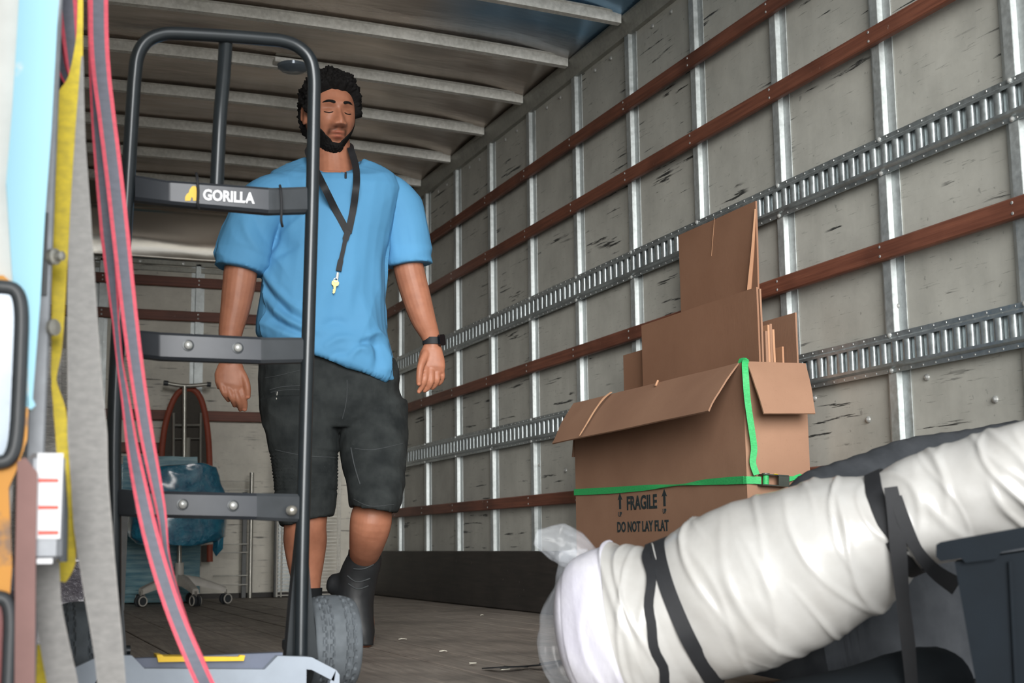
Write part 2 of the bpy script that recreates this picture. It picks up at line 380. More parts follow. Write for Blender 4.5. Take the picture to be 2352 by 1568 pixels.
MT['green'] = simple('green_webbing', (52, 170, 96), .6, scale=120, bump=.15, stretch=(1, 1, 3), var=.2)
MT['gunmetal'] = simple('dark_steel', (82, 88, 82), .4, .6)
def stripe(name, mid, edge, e=.16, center=None):
    n = NT(name).set(.6); uv = n.new('ShaderNodeUVMap'); sx = n.new('ShaderNodeSeparateXYZ'); n.link(uv.outputs[0], sx.inputs[0])
    d = n.math('ABSOLUTE', n.math('SUBTRACT', sx.outputs[0], .5), 0); m = n.ramp(d, .5-e-.01, .5-e+.01)
    f = n.noise(n.coord('pos', (1, 1, 2)), 60, 3); c = n.mix(m, lin(mid), lin(edge)); n.color(n.mix(n.ramp(f, .3, .8, 0, .35), c, (.02, .02, .025))); n.bump(f, .1, .002); return n.m
MT['redstrap'] = stripe('grey_strap_red_edges', (88, 92, 106), (214, 70, 92), .215)
MT['greystrap'] = stripe('pale_grey_webbing', (132, 131, 129), (142, 140, 137), .04)
MT['yellowstrap'] = stripe('yellow_webbing', (226, 202, 40), (212, 180, 30), .05)
def wrapmat(name, rgb, tint, rough=.28, bumps=.35, sc=9, stretch=(1, 1, 1), coat=.6):
    n = NT(name).set(rough, 0, .5); f = n.noise(n.coord('pos', stretch), sc, 5, .6); g = n.noise(n.coord('pos', tuple(3*v for v in stretch)), sc, 4)
    n.color(n.mix(n.ramp(f, .35, .7), lin(rgb), lin(tint))); n.bump(n.math('ADD', f, n.math('MULTIPLY', g, .4)), bumps, .02)
    n.b.inputs['Coat Weight'].default_value = coat; n.b.inputs['Coat Roughness'].default_value = .12; return n.m
MT['wrap'] = wrapmat('white_plastic_wrap', (180, 180, 178), (170, 169, 166), .34, .06, 5, (2, 2, 2), .4)
MT['wrapend'] = wrapmat('white_cloth_end', (202, 202, 210), (184, 183, 196), .5, .2, 6, (3, 1, 1), .1)
MT['bluewrap'] = wrapmat('blue_stretch_wrap', (44, 134, 164), (22, 92, 124), .22, .8, 14, (1.5, 1, 1.5), .8)
MT['bluewrap2'] = wrapmat('pale_blue_stretch_wrap', (150, 190, 198), (52, 122, 146), .2, .9, 8, (.6, 1, 6), .9)
MT['clearwrap'] = wrapmat('clear_stretch_wrap', (150, 146, 156), (112, 108, 120), .2, .8, 12, (1, 1, 1), .9)
def bagmat():
    n = NT('clear_polythene').set(.12, 0, .5); n.color(lin((216, 222, 230)))
    n.b.inputs['Alpha'].default_value = .15; n.b.inputs['Coat Weight'].default_value = .6
    n.bump(n.noise(n.coord('pos'), 14, 4), .5, .01); return n.m
MT['bag'] = bagmat()
def quilt():
    n = NT('quilted_blanket').set(.9, 0, .15); f = n.noise(n.coord('pos'), 12, 4)
    n.color(n.mix(n.ramp(f, .3, .7), lin((50, 53, 57)), lin((66, 69, 73)))); n.bump(n.noise(n.coord('pos'), 90, 3), .3, .003); return n.m
MT['quilt'] = quilt()
MT['bin'] = simple('dark_navy_plastic', (13, 21, 28), .6, 0, .12, .1)
MT['tarp'] = simple('dark_grey_fabric', (26, 32, 37), .8, 0, .3, .15, 8, .2)
MT['alu'] = simple('brushed_tube', (176, 174, 166), .35, .7)
MT['rust'] = simple('red_brown_trim', (150, 72, 52), .6)
MT['boardpad'] = simple('dark_mesh_underside', (74, 70, 64), .8, scale=60, bump=.3)
MT['white_plastic'] = simple('white_nylon', (196, 192, 184), .45)
MT['chrome'] = simple('chrome_wire', (222, 220, 212), .3, .35)
MT['greypanel'] = simple('grey_board', (108, 110, 110), .6)

def strap_px(name, pts, Y, mat, parent=None, nrm=None, th=.0025, n=6, dx=None):
    """webbing laid through (px, py, width_px[, Y]) stations"""
    cs = []; ws = []
    for q in pts:
        p = P(q[0], q[1], Y=q[3] if len(q) > 3 else Y); cs.append(p); ws.append(q[2]/pxm(p))
    c = smoothpath(cs, n); wv = lerps(ws, n)
    return MB().ribbon(c, wv, nrm or [(CP-p).normalized() for p in c], th).build(name, mat, parent, smooth=True)
def sheet(A, B, C, Dd, th, bulge=(0, 0, 0), nu=8, nv=6, wav=0, seed=0):
    """a slab between four corners (A-B along the hinge, D-C the free edge) with a soft bow"""
    A, B, C, Dd, bulge = map(V, (A, B, C, Dd, bulge)); n = (B-A).cross(Dd-A).normalized(); m = MB(); g = []
    for j in range(nv+1):
        for i in range(nu+1):
            u, v = i/nu, j/nv; p = (A*(1-u)+B*u)*(1-v)+(Dd*(1-u)+C*u)*v+bulge*sin(pi*v)*1.0+n*wav*nz((u*3, v*3, seed))
            g.append(p)
    k = nu+1; N = len(g); vs = [p+n*th/2 for p in g]+[p-n*th/2 for p in g]; fs = []
    for j in range(nv):
        for i in range(nu):
            a = j*k+i; fs += [(a, a+1, a+k+1, a+k), (N+a+k, N+a+k+1, N+a+1, N+a)]
    rim = [i for i in range(k)]+[j*k+nu for j in range(1, nv+1)]+[nv*k+i for i in range(nu-1, -1, -1)]+[j*k for j in range(nv-1, 0, -1)]
    for a, b in zip(rim, rim[1:]+rim[:1]): fs.append((a, N+a, N+b, b))
    return m.add(vs, fs)
UP = V((0, 0, 1)); EX = V((1, 0, 0)); EY = V((0, 1, 0))

# ================================================================== HAND TRUCK
YH = 2.75
ht = thing('hand_truck', 'tall black tube hand truck with grey crossbars and pneumatic tyres', 'hand truck', (.47, YH+.03, 0))
loop = [(261, 1548), (262, 1200), (262, 1004), (270, 790), (289, 500), (304, 255), (310, 172), (317, 127), (336, 96), (368, 80), (408, 77), (520, 83), (600, 89), (648, 94), (684, 107), (711, 134), (721, 176), (721, 253), (716, 500), (705, 870), (695, 1250), (690, 1548)]
MB().tube(smoothpath([P(a, b, Y=YH+.02) for a, b in loop], 6), .0142, 16).build('frame_tube', 'frame', ht, True)
MB().tube(smoothpath([P(519, 88, Y=YH+.03), P(514, 170, Y=YH+.06), P(505, 280, Y=YH+.09), P(497, 440, Y=YH+.11)], 6), .0148, 16).build('brace_tube', 'frame', ht, True)
def crossbar(st, name='crossbar'):
    # stations: x, top y, bottom y, Y depth of the front face
    rg = []
    for (x, t, b, y) in st:
        T, B_ = P(x, t, Y=y), P(x, b, Y=y); h = T.z-B_.z; c = .006; xx = (T.x+B_.x)/2
        rg.append([V((T.x, y+c, T.z)), V((T.x, y, T.z-c)), V((B_.x, y, B_.z+c)), V((B_.x, y+c, B_.z)), V((B_.x, y+.028, B_.z)), V((B_.x, y+.028, B_.z+.003)), V((B_.x, y+.01, B_.z+c)), V((T.x, y+.01, T.z-c)), V((T.x, y+.028, T.z-.003)), V((T.x, y+.028, T.z))])
    return rg
bars = [[(310, 400, 458, YH+.012), (386, 413, 467, YH-.022), (394, 413, 468, YH-.024), (617, 429, 488, YH-.024), (625, 430, 488, YH-.022), (706, 427, 486, YH+.012)],
        [(292, 755, 815, YH+.012), (362, 761, 824, YH-.022), (370, 762, 825, YH-.024), (600, 773, 833, YH-.024), (609, 774, 833, YH-.022), (697, 774, 831, YH+.012)],
        [(266, 1122, 1183, YH+.012), (306, 1125, 1186, YH-.022), (314, 1126, 1187, YH-.024), (590, 1132, 1193, YH-.024), (598, 1132, 1194, YH-.022), (690, 1134, 1198, YH+.012)]]
for q, st in enumerate(bars):
    rg = crossbar(st); o = MB().rings(rg[:4]).build('crossbar', 'bar', ht, True, angle=35)
    MB().rings(rg[3:]).build('crossbar_end', 'barend', o, True, angle=35)
    if q == 0:
        c = P(526, 451, Y=YH-.0255); a = P(466, 447, Y=YH-.0255); b = P(585, 456, Y=YH-.0255)
        put_text('GORILLA', .03, c, b-a, UP, 'white_print', ht, width=(b-a).length, height=27/pxm(c), bold=.0012)
        ic = [(1745, 105), (1762, 110), (1774, 135), (1778, 175), (1795, 238), (1738, 240), (1736, 214), (1722, 207), (1714, 240), (1666, 240), (1666, 206), (1680, 180), (1700, 165), (1706, 140), (1726, 112)]
        MB().prism([P(x*.2551, 400+y*.2551, Y=YH-.0245) for x, y in ic], (0, -.0008, 0)).build('emblem', 'gold_print', ht)
        for x, t, b_ in ((453, 398, 480), (645, 426, 520)):
            pts = [P(x-2, t, Y=YH-.012), P(x, t+12, Y=YH-.03), P(x+2, (t+b_)/2, Y=YH-.031), P(x+1, b_-14, Y=YH-.03), P(x+4, b_, Y=YH-.02)]
            MB().tube(smoothpath(pts, 4), .0028, 8).build('cable_tie', 'black', ht, True)
    else:
        for (x, y) in (((432, 793), (546, 799)), ((419, 1158), (535, 1161)))[q-1]:
            c = P(x, y, Y=YH-.024)
            MB().lathe([(.0115, 0), (.0115, .002), (.009, .0022)], c, (0, -1, 0), 20).build('washer', 'frame', ht)
            MB().lathe([(.0085, 0), (.008, .004), (.005, .0065), (.0002, .0075)], c-EY*.002, (0, -1, 0), 20).build('bolt', 'bolt', ht, True)
MB().lathe([(.010, 0), (.010, .012), (.007, .016), (.0002, .018)], P(667, 1172, Y=YH-.008), (.2, -1, 0), 16).build('knob', 'alu', ht, True)
for sx, tri in ((1, [(688, 1190), (702, 1190), (714, 1350), (731, 1512), (657, 1512), (671, 1350)]), (-1, [(258, 1190), (272, 1190), (280, 1350), (292, 1512), (222, 1512), (244, 1350)])):
    MB().prism([P(a, b, Y=YH+.037) for a, b in tri], (0, .03, 0)).build('stair_skid', 'frame', ht)
YT = YH-.05
ctr = [(303, 1505), (332, 1535), (608, 1537), (638, 1506), (700, 1507), (712, 1508)]
zb = .012
def tp(x, y): return P(x, y, Y=YT)
b = MB(); lo = lambda x: V((tp(x, 1540).x, YT, zb))
b.prism([tp(283, 1505), tp(303, 1505), tp(332, 1535), tp(608, 1537), tp(638, 1506), tp(704, 1508), lo(704), lo(283)], (0, .022, 0))
tpo = b.build('toe_plate', 'toe', ht)
for arm in ([(704, 1508), (716, 1509), (772, 1538), (780, 1549)], [(283, 1505), (262, 1505), (219, 1511), (166, 1536)]):
    sgn = 1 if arm[0][0] > 500 else -1
    a, b1, c1, d1 = [tp(*q) for q in arm]; k = .016
    m = MB()
    m.prism([a, b1, c1, c1-UP*.022-EX*sgn*.004, b1-UP*.024, a-UP*.024], (0, .02, 0))
    m.prism([c1, d1, V((d1.x, YT, zb)), V((d1.x-sgn*.02, YT, zb)), c1-UP*.022-EX*sgn*.012], (0, .02, 0))
    m.prism([V((a.x, YT, zb)), V((d1.x, YT, zb)), V((d1.x, YT, zb+.014)), V((a.x, YT, zb+.014))], (0, .02, 0))
    m.build('toe_plate_arm', 'toe', tpo)
b = MB(); q = [P(300, 1512, Y=YT+.03), P(648, 1513, Y=YT+.03)]
b.box((q[0].x, YT+.025, zb), (q[1].x, YT+.055, q[0].z)).build('inner_tray', 'slate', tpo)
g = [(360, 1503), (372, 1503), (376, 1507), (548, 1508), (552, 1504), (563, 1505), (560, 1517), (364, 1520)]
MB().prism([P(a, c, Y=YT+.012) for a, c in g], (0, .05, 0)).build('yellow_grip', 'yellow', tpo)
def wheel(cx, cy, r, wd):
    c = V((cx, cy, r)); m = MB(); NA, NU = 132, 34; rg = []
    gro = (-.62, -.34, .34, .62)
    for a in range(NA):
        th = 2*pi*a/NA; zg = .045*(1 if (a//3) % 2 else -1); row = []
        for k in range(NU+1):
            u = -1+2*k/NU; rad = r*(1-.10*abs(u)**2.6)-(.02*r if abs(u) > .97 else 0)
            for j, g_ in enumerate(gro):
                if abs(u-g_-zg*(1 if j % 2 else -1)) < .045: rad -= .0045
            row.append(c+V((u*wd/2, rad*cos(th), rad*sin(th))))
        side = [(1.0, .80), (.98, .66), (.90, .56)]
        row = [c+V((-s*wd/2, r*f*cos(th), r*f*sin(th))) for s, f in reversed(side)]+row+[c+V((s*wd/2, r*f*cos(th), r*f*sin(th))) for s, f in side]
        rg.append(row)
    n = len(rg[0]); vs = [p for q_ in rg for p in q_]; fs = []
    for a in range(NA):
        for k in range(n-1): fs.append((a*n+k, a*n+k+1, ((a+1) % NA)*n+k+1, ((a+1) % NA)*n+k))
        fs.append((a*n+n-1, a*n, ((a+1) % NA)*n, ((a+1) % NA)*n+n-1))
    o = MB().add(vs, fs).build('tyre', 'rubber', ht, True, angle=30)
    MB().lathe([(.58*r, -.3*wd), (.58*r, .3*wd), (.5*r, .22*wd), (.2*r, .2*wd), (.2*r, .5*wd), (.02, .5*wd)], c, EX, 28).build('hub', 'bar', o, True)
YW = YH+.13
pr_, pl_ = P(757, 1480, Y=YW), P(180, 1480, Y=YW)
for q in (pr_, pl_): wheel(q.x, YW, .1, 106/pxm(q))
for q, sg in ((pl_, 1), (pr_, -1)): MB().tube([(q.x, YW, .1), (q.x+sg*.10, YW, .1)], .011, 12).build('axle_stub', 'frame', ht, True)

# ================================================================== BIG CARDBOARD BOX WITH OPEN FLAPS
BX, BN, BF, BT, BW = 2.115, 3.47, 4.70, .832, 2.336
cb = thing('cardboard_box', 'tall narrow open cardboard box printed fragile do not lay flat', 'box', ((BX+BW)/2, (BN+BF)/2, .001))
t = .006
MB().box((BX, BN, .004), (BX+t, BF, BT)).build('side_panel', 'card', cb); MB().box((BW-t, BN, .004), (BW, BF, BT)).build('side_panel', 'card', cb)
MB().box((BX+t, BN, .004), (BW-t, BN+t, BT)).build('end_panel', 'card', cb); MB().box((BX+t, BF-t, .004), (BW-t, BF, BT)).build('end_panel', 'card', cb)
MB().box((BX+t, BN+t, .002), (BW-t, BF-t, .012)).build('bottom_panel', 'card', cb)
FA, FB = V((BX, BN+.02, BT)), V((BX, BF, BT))
fo = sheet(FA, FB, P(1269, 1019, X=BX-.13), P(1628, 944, X=BX-.135), .005, (-.004, 0, .003), 14, 8, .004, 1).build('long_flap', 'card', cb, True, angle=50)
EA, EB = V((BX+.012, BN, BT+.002)), V((BW, BN, BT+.004))
sheet(EA, EB, P(1872, 950, Y=BN-.09), P(1754, 950, Y=BN-.09), .005, (0, -.004, .003), 8, 8, .003, 2).build('end_flap', 'card', cb, True, angle=50)
sheet((BX+.01, BF, BT), (BW, BF, BT), (BW, BF+.05, BT-.2), (BX+.01, BF+.05, BT-.2), .005).build('end_flap', 'card', cb)
# torn crease across the long flap, torn tape on it
cr = [P(1404, 900, X=BX-.010), P(1386, 915, X=BX-.045), P(1366, 942, X=BX-.085), P(1348, 972, X=BX-.118), P(1331, 1000, X=BX-.145)]
MB().ribbon(smoothpath(cr, 4), [.010]*6+[.007]*6+[.005]*4+[.003], V((-.8, -.3, .5)), .0012).build('torn_crease', 'cardedge', cb, True)
MB().tube([P(1511, 874, X=BX-.006), P(1506, 885, X=BX-.02)], .004, 6).build('torn_crease', 'cardedge', cb)
# printed marks on the long side
def bp(x, y): return P(x, y, X=BX-.0006)
def boxtext(txt, x0, x1, yc0, yc1, hpx, bold=.001):
    a, b = bp(x0, yc0), bp(x1, yc1); d = b-a; d.z = 0
    put_text(txt, .05, (a+b)/2, -EY, UP, 'dkgreen_print', cb, width=d.length, height=hpx/pxm((a+b)/2), bold=bold)
boxtext('FRAGILE', 1440, 1509, 1156, 1150, 33, .0015); boxtext('DO NOT LAY FLAT', 1418, 1536, 1213, 1203, 25, .0015)
for x, y0, y1 in ((1424.5, 1131, 1169), (1526.5, 1122, 1162)):
    boxtext('UP', x-4, x+4, y1+12, y1+11, 11, .0008)
    T, B_ = bp(x, y0), bp(x, y1); hw_, sw = .019, .008; h = T.z-B_.z
    c = [(0, h), (hw_, h*.55), (sw, h*.6), (sw, 0), (-sw, 0), (-sw, h*.6), (-hw_, h*.55)]
    MB().prism([V((BX-.0003, B_.y-a, B_.z+z)) for a, z in c], (-.0005, 0, 0)).build('arrow_mark', 'dkgreen_print', cb)
# ---- loose cardboard sheets standing in the box
def card_sheet(label, x, y0, y1, z1, z0=.05, th=.006, mat='card2', lean=0, tilt=0, seed=0):
    o = sheet((x, y0, z0), (x, y1, z0), (x+lean, y1, z1), (x+lean, y0+tilt, z1), th, nu=6, nv=8, wav=.003, seed=seed).build('cardboard_sheet', mat, None, True, angle=50)
    return tag(o, label, 'cardboard', 'loose cardboard standing in the open box')
X1 = 2.287
a = P(1737, 462, X=X1); b = P(1560, 540, X=X1)
o = card_sheet('tallest brown cardboard sheet sticking up out of the open box', X1, a.y+.03, b.y, (a.z+b.z)/2, tilt=-.03, seed=3)
MB().ribbon([P(1735, 480, X=X1-.006), P(1729, 575, X=X1-.006), P(1722, 655, X=X1-.006), P(1716, 735, X=X1-.006)], [.004, .010, .014, .014], (-.8, -.6, 0), .004).build('folded_edge', 'cardedge', o)
MB().ribbon([P(1641, 500, X=X1-.0036), P(1636, 560, X=X1-.0036), P(1634, 588, X=X1-.0036)], [.002, .004, .002], (-1, 0, 0), .0008).build('crease', 'cardedge', o)
X2 = 2.185
a = P(1742, 652, X=X2); b = P(1475, 750, X=X2)
o = card_sheet('wide creased cardboard sheet in front of the tallest one in the box', X2, max(a.y, BN+.014), b.y, (a.z+b.z)/2-.002, seed=5)
MB().ribbon([P(1597, 706, X=X2-.0036), P(1596, 780, X=X2-.0036), P(1595, 850, X=X2-.0036)], [.002, .003, .002], (-1, 0, 0), .0008).build('crease', 'cardedge', o)
card_sheet('second wide cardboard sheet pressed against the creased one', X2+.012, max(a.y+.004, BN+.016), b.y-.02, a.z-.012, mat='card', seed=6)
for i, (dx, dz, th) in enumerate(((.030, -.02, .008), (.041, 0, .007), (.052, .004, .008), (.063, -.012, .007))):
    q = P(1766, 716, X=X2+dx)
    card_sheet(('shortest', 'thin', 'thick', 'hindmost')[i]+' strip of folded cardboard bundled upright beside the creased sheet', X2+dx, BN+.02+.004*i, BN+.55, .955+dz, th=th, mat='cardedge' if i % 2 else 'card', seed=8+i)
X3 = 2.318
a = P(1850, 702, X=X3); a.y = BN+.012
card_sheet('cardboard sheet nearest the slatted wall at the end of the box', X3, a.y, a.y+.42, a.z-.012, mat='card', seed=12)
card_sheet('short cardboard offcut leaning behind the right hand sheet', X3-.014, BN+.07, BN+.16, a.z-.11, mat='cardedge', seed=13)
X4 = 2.213
a = P(1433, 816, X=X4)
card_sheet('low cardboard sheet poking out at the far end of the box', X4, a.y-.3, a.y, a.z, seed=14)

# ---- green ratchet strap round the box
gs = thing('ratchet_strap', 'green ratchet strap with dark buckle tied around the cardboard box', 'strap', (BX, BN, .30))
def gpt(x, y): return P(x, y, X=BX-.004)
pts = [gpt(1319, 1130), gpt(1400, 1126), gpt(1480, 1120), gpt(1540, 1115), gpt(1556, 1113.5), gpt(1575, 1112), gpt(1620, 1107), gpt(1670, 1104), gpt(1708, 1102)]
wd = [14, 15, 13, 6, 4, 6, 13, 17, 18]; wd = [a/pxm(p) for a, p in zip(wd, pts)]
nr = [V((-1, 0, 0))]*3+[V((-.5, 0, .8)), V((-.3, 0, 1)), V((-.5, 0, .8))]+[V((-1, 0, 0))]*3
MB().ribbon(smoothpath(pts, 5), lerps(wd, 5), smoothpath(nr, 5), .003).build('webbing', 'green', gs, True)
def gep(x, y, d=.004): return P(x, y, Y=BN-d)
bk = P(1777, 1103, Y=BN-.02)
MB().ribbon([V((BX-.006, BN+.01, gep(1711, 1102).z)), V((BX-.004, BN-.005, gep(1711, 1102).z)), gep(1725, 1102, .006), gep(1748, 1103, .014)], .022, [V((-1, -.2, 0)), V((-.7, -.7, 0)), V((-.1, -1, 0)), V((0, -1, 0))], .003).build('webbing', 'green', gs, True)
tl = [V((BX+.005, BN+.03, BT+.006)), V((BX+.008, BN-.004, BT+.006))]+[P(x, y, Y=BN-d) for x, y, d in ((1711, 838, .02), (1713, 870, .035), (1717, 920, .03), (1727, 990, .025), (1732, 1030, .02), (1729, 1062, .015), (1738, 1090, .022))]
MB().ribbon(smoothpath(tl, 5), .0195, V((-.25, -1, .25)), .0025).build('loose_tail', 'green', gs, True)
MB().ribbon([gep(1808, 1100, .014), gep(1822, 1098, .008), gep(1838, 1094, .006), gep(1846, 1100, .004)], [.018, .012, .018, .022], V((0, -1, .3)), .003).build('webbing', 'green', gs, True)
br = MB(); w_ = 70/pxm(bk); h_ = 26/pxm(bk)
ro = V((1, 0, -.05)).normalized(); ru = V((.05, 0, 1)).normalized()
bko = br.obox(bk+ru*h_*.46, ro*w_*.48, (0, -.014, 0), ru*.0016).obox(bk-ru*h_*.46, ro*w_*.5, (0, -.014, 0), ru*.0016).build('buckle_frame', 'gunmetal', gs)
MB().obox(bk+ro*w_*.32-EY*.008, ro*w_*.2, (0, -.004, 0), ru*h_*.45).build('buckle_handle', 'gunmetal', bko)
MB().tube([bk-ro*w_*.3-ru*h_*.42, bk-ro*w_*.3+ru*h_*.42], .009, 12).build('spool', 'green', bko, True)
MB().lathe([(.012, 0), (.012, .003), (.004, .004)], bk-ro*w_*.3+ru*h_*.48, ru, 14).build('ratchet_wheel', 'gunmetal', bko)
MB().obox(bk+ru*h_*.5-EY*.01, ro*.006, (0, -.004, 0), ru*.002).build('yellow_tab', 'yellow', bko)
MB().tube(smoothpath([gep(1844, 1096, .006), gep(1850, 1088, .008), gep(1858, 1086, .006), P(1866, 1090, X=BW+.008), P(1872, 1093, X=W-.02)], 5), .004, 8).build('wire_hook', 'black', gs, True)
# ================================================================== WHITE WRAPPED ROLL AND WHAT CARRIES IT
def roll_axis():
    # photo x, y, radius (px) and viewing depth: the cloth end lies farther in than the end by the wall
    st = [(1352, 1462, 168, 2.60), (1372, 1458, 184, 2.595), (1430, 1446, 190, 2.585), (1490, 1432, 184, 2.57), (1545, 1416, 168, 2.555), (1585, 1400, 170, 2.55), (1650, 1374, 184, 2.535), (1760, 1330, 188, 2.51), (1880, 1280, 178, 2.48), (1990, 1232, 152, 2.45), (2055, 1204, 118, 2.43), (2110, 1180, 126, 2.415), (2220, 1142, 130, 2.39), (2330, 1104, 128, 2.36), (2420, 1074, 122, 2.34)]
    c = [PZ(a, b, z) for a, b, r, z in st]; r = [q[2]/FPX*q[3] for q in st]
    return smoothpath(c, 24), lerps(r, 24)
RC, RR = roll_axis()
RS = [0]
for a, b in zip(RC, RC[1:]): RS.append(RS[-1]+(b-a).length)
rnd = random.Random(5)
RDG = [(rnd.uniform(0, RS[-1]), rnd.uniform(-.05, .05), rnd.uniform(0, 6.28), rnd.uniform(.002, .0055), rnd.uniform(.004, .009), rnd.uniform(0, 6.28), rnd.uniform(.9, 2.2)) for _ in range(54)]
def roll_frame(i):
    a = RC[max(0, i-1)]; b = RC[min(len(RC)-1, i+1)]; t = (b-a).normalized(); u = (UP-t*t.z).normalized(); return t, u, t.cross(u)
def roll_surf(i, th, off=0, wr=1):
    t, u, v = roll_frame(i); p = RC[i]; r = RR[i]; s = RS[i]; d = 0
    for (s0, sl, ph, am, wd, tc_, tw_) in RDG:
        e = (s-s0-sl*sin(th+ph)-.02*sin(2*th+ph))/wd
        if abs(e) < 2.5:
            a = abs((th-tc_+pi) % (2*pi)-pi)
            if a < tw_: d += am*exp(-e*e)*cos(a/tw_*pi/2)
    d += .006*noise.noise(V((s*7, cos(th)*1.2, sin(th)*1.2)))+.004*noise.noise(V((s*22+cos(th), cos(th)*1.5, sin(th)*1.5)))
    o = p+(u*cos(th)+v*sin(th))*(r+d*wr+off)
    if o.z < .004: o.z = .004
    return o
NR = 96
ro_ = thing('wrapped_roll', 'long white roll wrapped in plastic film lying behind a dark bin', 'rolled rug', (RC[60].x, RC[60].y, .002))
def roll_part(a, b, cap0, cap1, name, mat, wr=1):
    rg = []
    if cap0:
        t, u, v = roll_frame(a)
        for k in range(8): s = sin((k+.5)/8*pi/2); rg.append([RC[a]-t*RR[a]*.34*cos((k+.5)/8*pi/2)+(u*cos(2*pi*j/NR)+v*sin(2*pi*j/NR))*RR[a]*s for j in range(NR)])
        for r_ in rg:
            for p in r_: p.z = max(p.z, .004)
    rg += [[roll_surf(i, 2*pi*j/NR, 0, wr) for j in range(NR)] for i in range(a, b+1)]
    return MB().rings(rg).build(name, mat, ro_, True, angle=80)
roll_part(0, 54, True, False, 'cloth_end', 'wrapend', 1.3); roll_part(54, len(RC)-1, False, True, 'film_wrap', 'wrap', 1.0)
def ring_strap(i0, wpx, bend=0, off=.0045, wav=0):
    pts = []; nr = []
    for k in range(65):
        th = 2*pi*k/64; i = i0+bend*cos(th)+wav*noise.noise(V((cos(th)*2, sin(th)*2, i0))); ii = int(max(0, min(len(RC)-2, math.floor(i)))); f = i-ii
        p = roll_surf(ii, th, off, .8)*(1-f)+roll_surf(ii+1, th, off, .8)*f; p.z = max(p.z, .006); pts.append(p); nr.append((p-RC[ii]).normalized())
    pts[-1] = pts[0].copy(); nr[-1] = nr[0].copy(); return pts, nr, wpx/pxm(RC[i0])
def tie(name, label, i0, wpx, bend, tails=(), wav=0):
    p, n, wd = ring_strap(i0, wpx, bend, wav=wav)
    o = thing(name, label, 'strap', p[0]); MB().ribbon(p, wd, n, .003).build('band', 'black', o, True)
    for tl in tails:
        c = smoothpath([PZ(a, b, z) for a, b, w_, z in tl], 6); ws = lerps([w_/FPX*z for a, b, w_, z in tl], 6)
        MB().ribbon(c, ws, [(CP-q).normalized() for q in c], .003).build('strap_end', 'black', o, True)
    return o
tie('tie_strap', 'broad black strap cinched round the white roll near its cloth end', 118, 34, 3, [[(1580, 1250, 22, 2.545), (1548, 1262, 34, 2.53), (1512, 1278, 30, 2.52), (1494, 1302, 26, 2.50)]])
tie('tie_strap', 'narrow black strap slack around the white roll beside the broad one', 93, 21, 10, wav=6)
tie('tie_strap', 'black strap pinching the white roll next to the dark bin', 242, 38, 3, [[(2046, 1118, 30, 2.335), (2056, 1180, 36, 2.327), (2064, 1270, 38, 2.325), (2074, 1380, 30, 2.33), (2086, 1480, 32, 2.33), (2100, 1640, 24, 2.34)], [(2058, 1140, 26, 2.33), (2076, 1195, 30, 2.322), (2106, 1262, 26, 2.32), (2148, 1312, 34, 2.325), (2198, 1346, 44, 2.34)]])
# clear plastic bag bunched at the roll's cloth end
def bagsurf(st, depth, seed, n=34):
    """crumpled open tube of film through stations (px, py, half-width px, depth)"""
    c = smoothpath([PZ(a, b, z) for a, b, r, z in st], 9); r = lerps([q[2]/FPX*q[3] for q in st], 9); rg = []
    for i, p in enumerate(c):
        t = (c[min(i+1, len(c)-1)]-c[max(i-1, 0)]).normalized(); u = (CR-t*t.dot(CR)).normalized() if abs(t.dot(CR)) < .9 else (CU-t*t.dot(CU)).normalized(); v = t.cross(u)
        rg.append([p+(u*cos(2*pi*k/n)+v*sin(2*pi*k/n)*depth)*r[i]*(1+.30*noise.noise(V((cos(2*pi*k/n)*2.2, sin(2*pi*k/n)*2.2, i*.12+seed)))+.12*noise.noise(V((cos(2*pi*k/n)*6, sin(2*pi*k/n)*6, i*.2+seed)))) for k in range(n)])
    return MB().rings(rg, caps=False)
bg_ = thing('plastic_bag', 'crumpled clear plastic bag trailing off the white roll end', 'bag', PZ(1280, 1480, 2.62))
bagsurf([(1230, 1232, 16, 2.66), (1262, 1240, 34, 2.66), (1310, 1262, 46, 2.65), (1352, 1300, 40, 2.64), (1392, 1345, 30, 2.63)], .45, 1).build('bag_neck', 'bag', bg_, True, angle=180)
bagsurf([(1318, 1262, 30, 2.66), (1322, 1330, 44, 2.66), (1302, 1400, 50, 2.67), (1280, 1470, 46, 2.67), (1292, 1530, 44, 2.66), (1330, 1590, 30, 2.65)], .3, 7).build('bag_body', 'bag', bg_, True, angle=180)
# quilted moving blanket heaped behind the roll
top = [(1770, 1215), (1800, 1160), (1822, 1120), (1852, 1085), (1905, 1062), (1980, 1034), (2060, 1011), (2160, 994), (2260, 983), (2350, 968)]
YQ = 2.47; ends = smoothpath([P(a, b, Y=YQ) for a, b in top], 7); vs = []; NT_ = 22
for i, p in enumerate(ends):
    for k in range(NT_+1):
        a = -1.25+2.5*k/NT_; h = p.z-.02; dy = .19*sin(a)/sin(1.25)
        zz = .02+h*(cos(a)-cos(1.25))/(1-cos(1.25)) if abs(a) < 1.25 else .02
        q = V((min(p.x, 2.325), YQ+dy, max(.004, zz)))
        qd = abs(sin(i*.8+k*.62))*abs(sin(i*.8-k*.62)); q += V((-.2, -.7, .3))*(.014*qd**.5-.008)+V((0, 0, .010*nz(q, 5))); q.x = min(q.x, 2.34)
        q.z = max(.004, q.z); vs.append(q)
m = NT_+1; fs = [(i*m+k, i*m+k+1, (i+1)*m+k+1, (i+1)*m+k) for i in range(len(ends)-1) for k in range(NT_)]
fs += [tuple(range(m-1, -1, -1)), tuple((len(ends)-1)*m+k for k in range(m))]
fs += [tuple(i*m for i in range(len(ends)))+tuple(i*m+NT_ for i in range(len(ends)-1, -1, -1))]
mbk = MB().add(vs, fs).build('moving_blanket', 'quilt', None, True, angle=60)
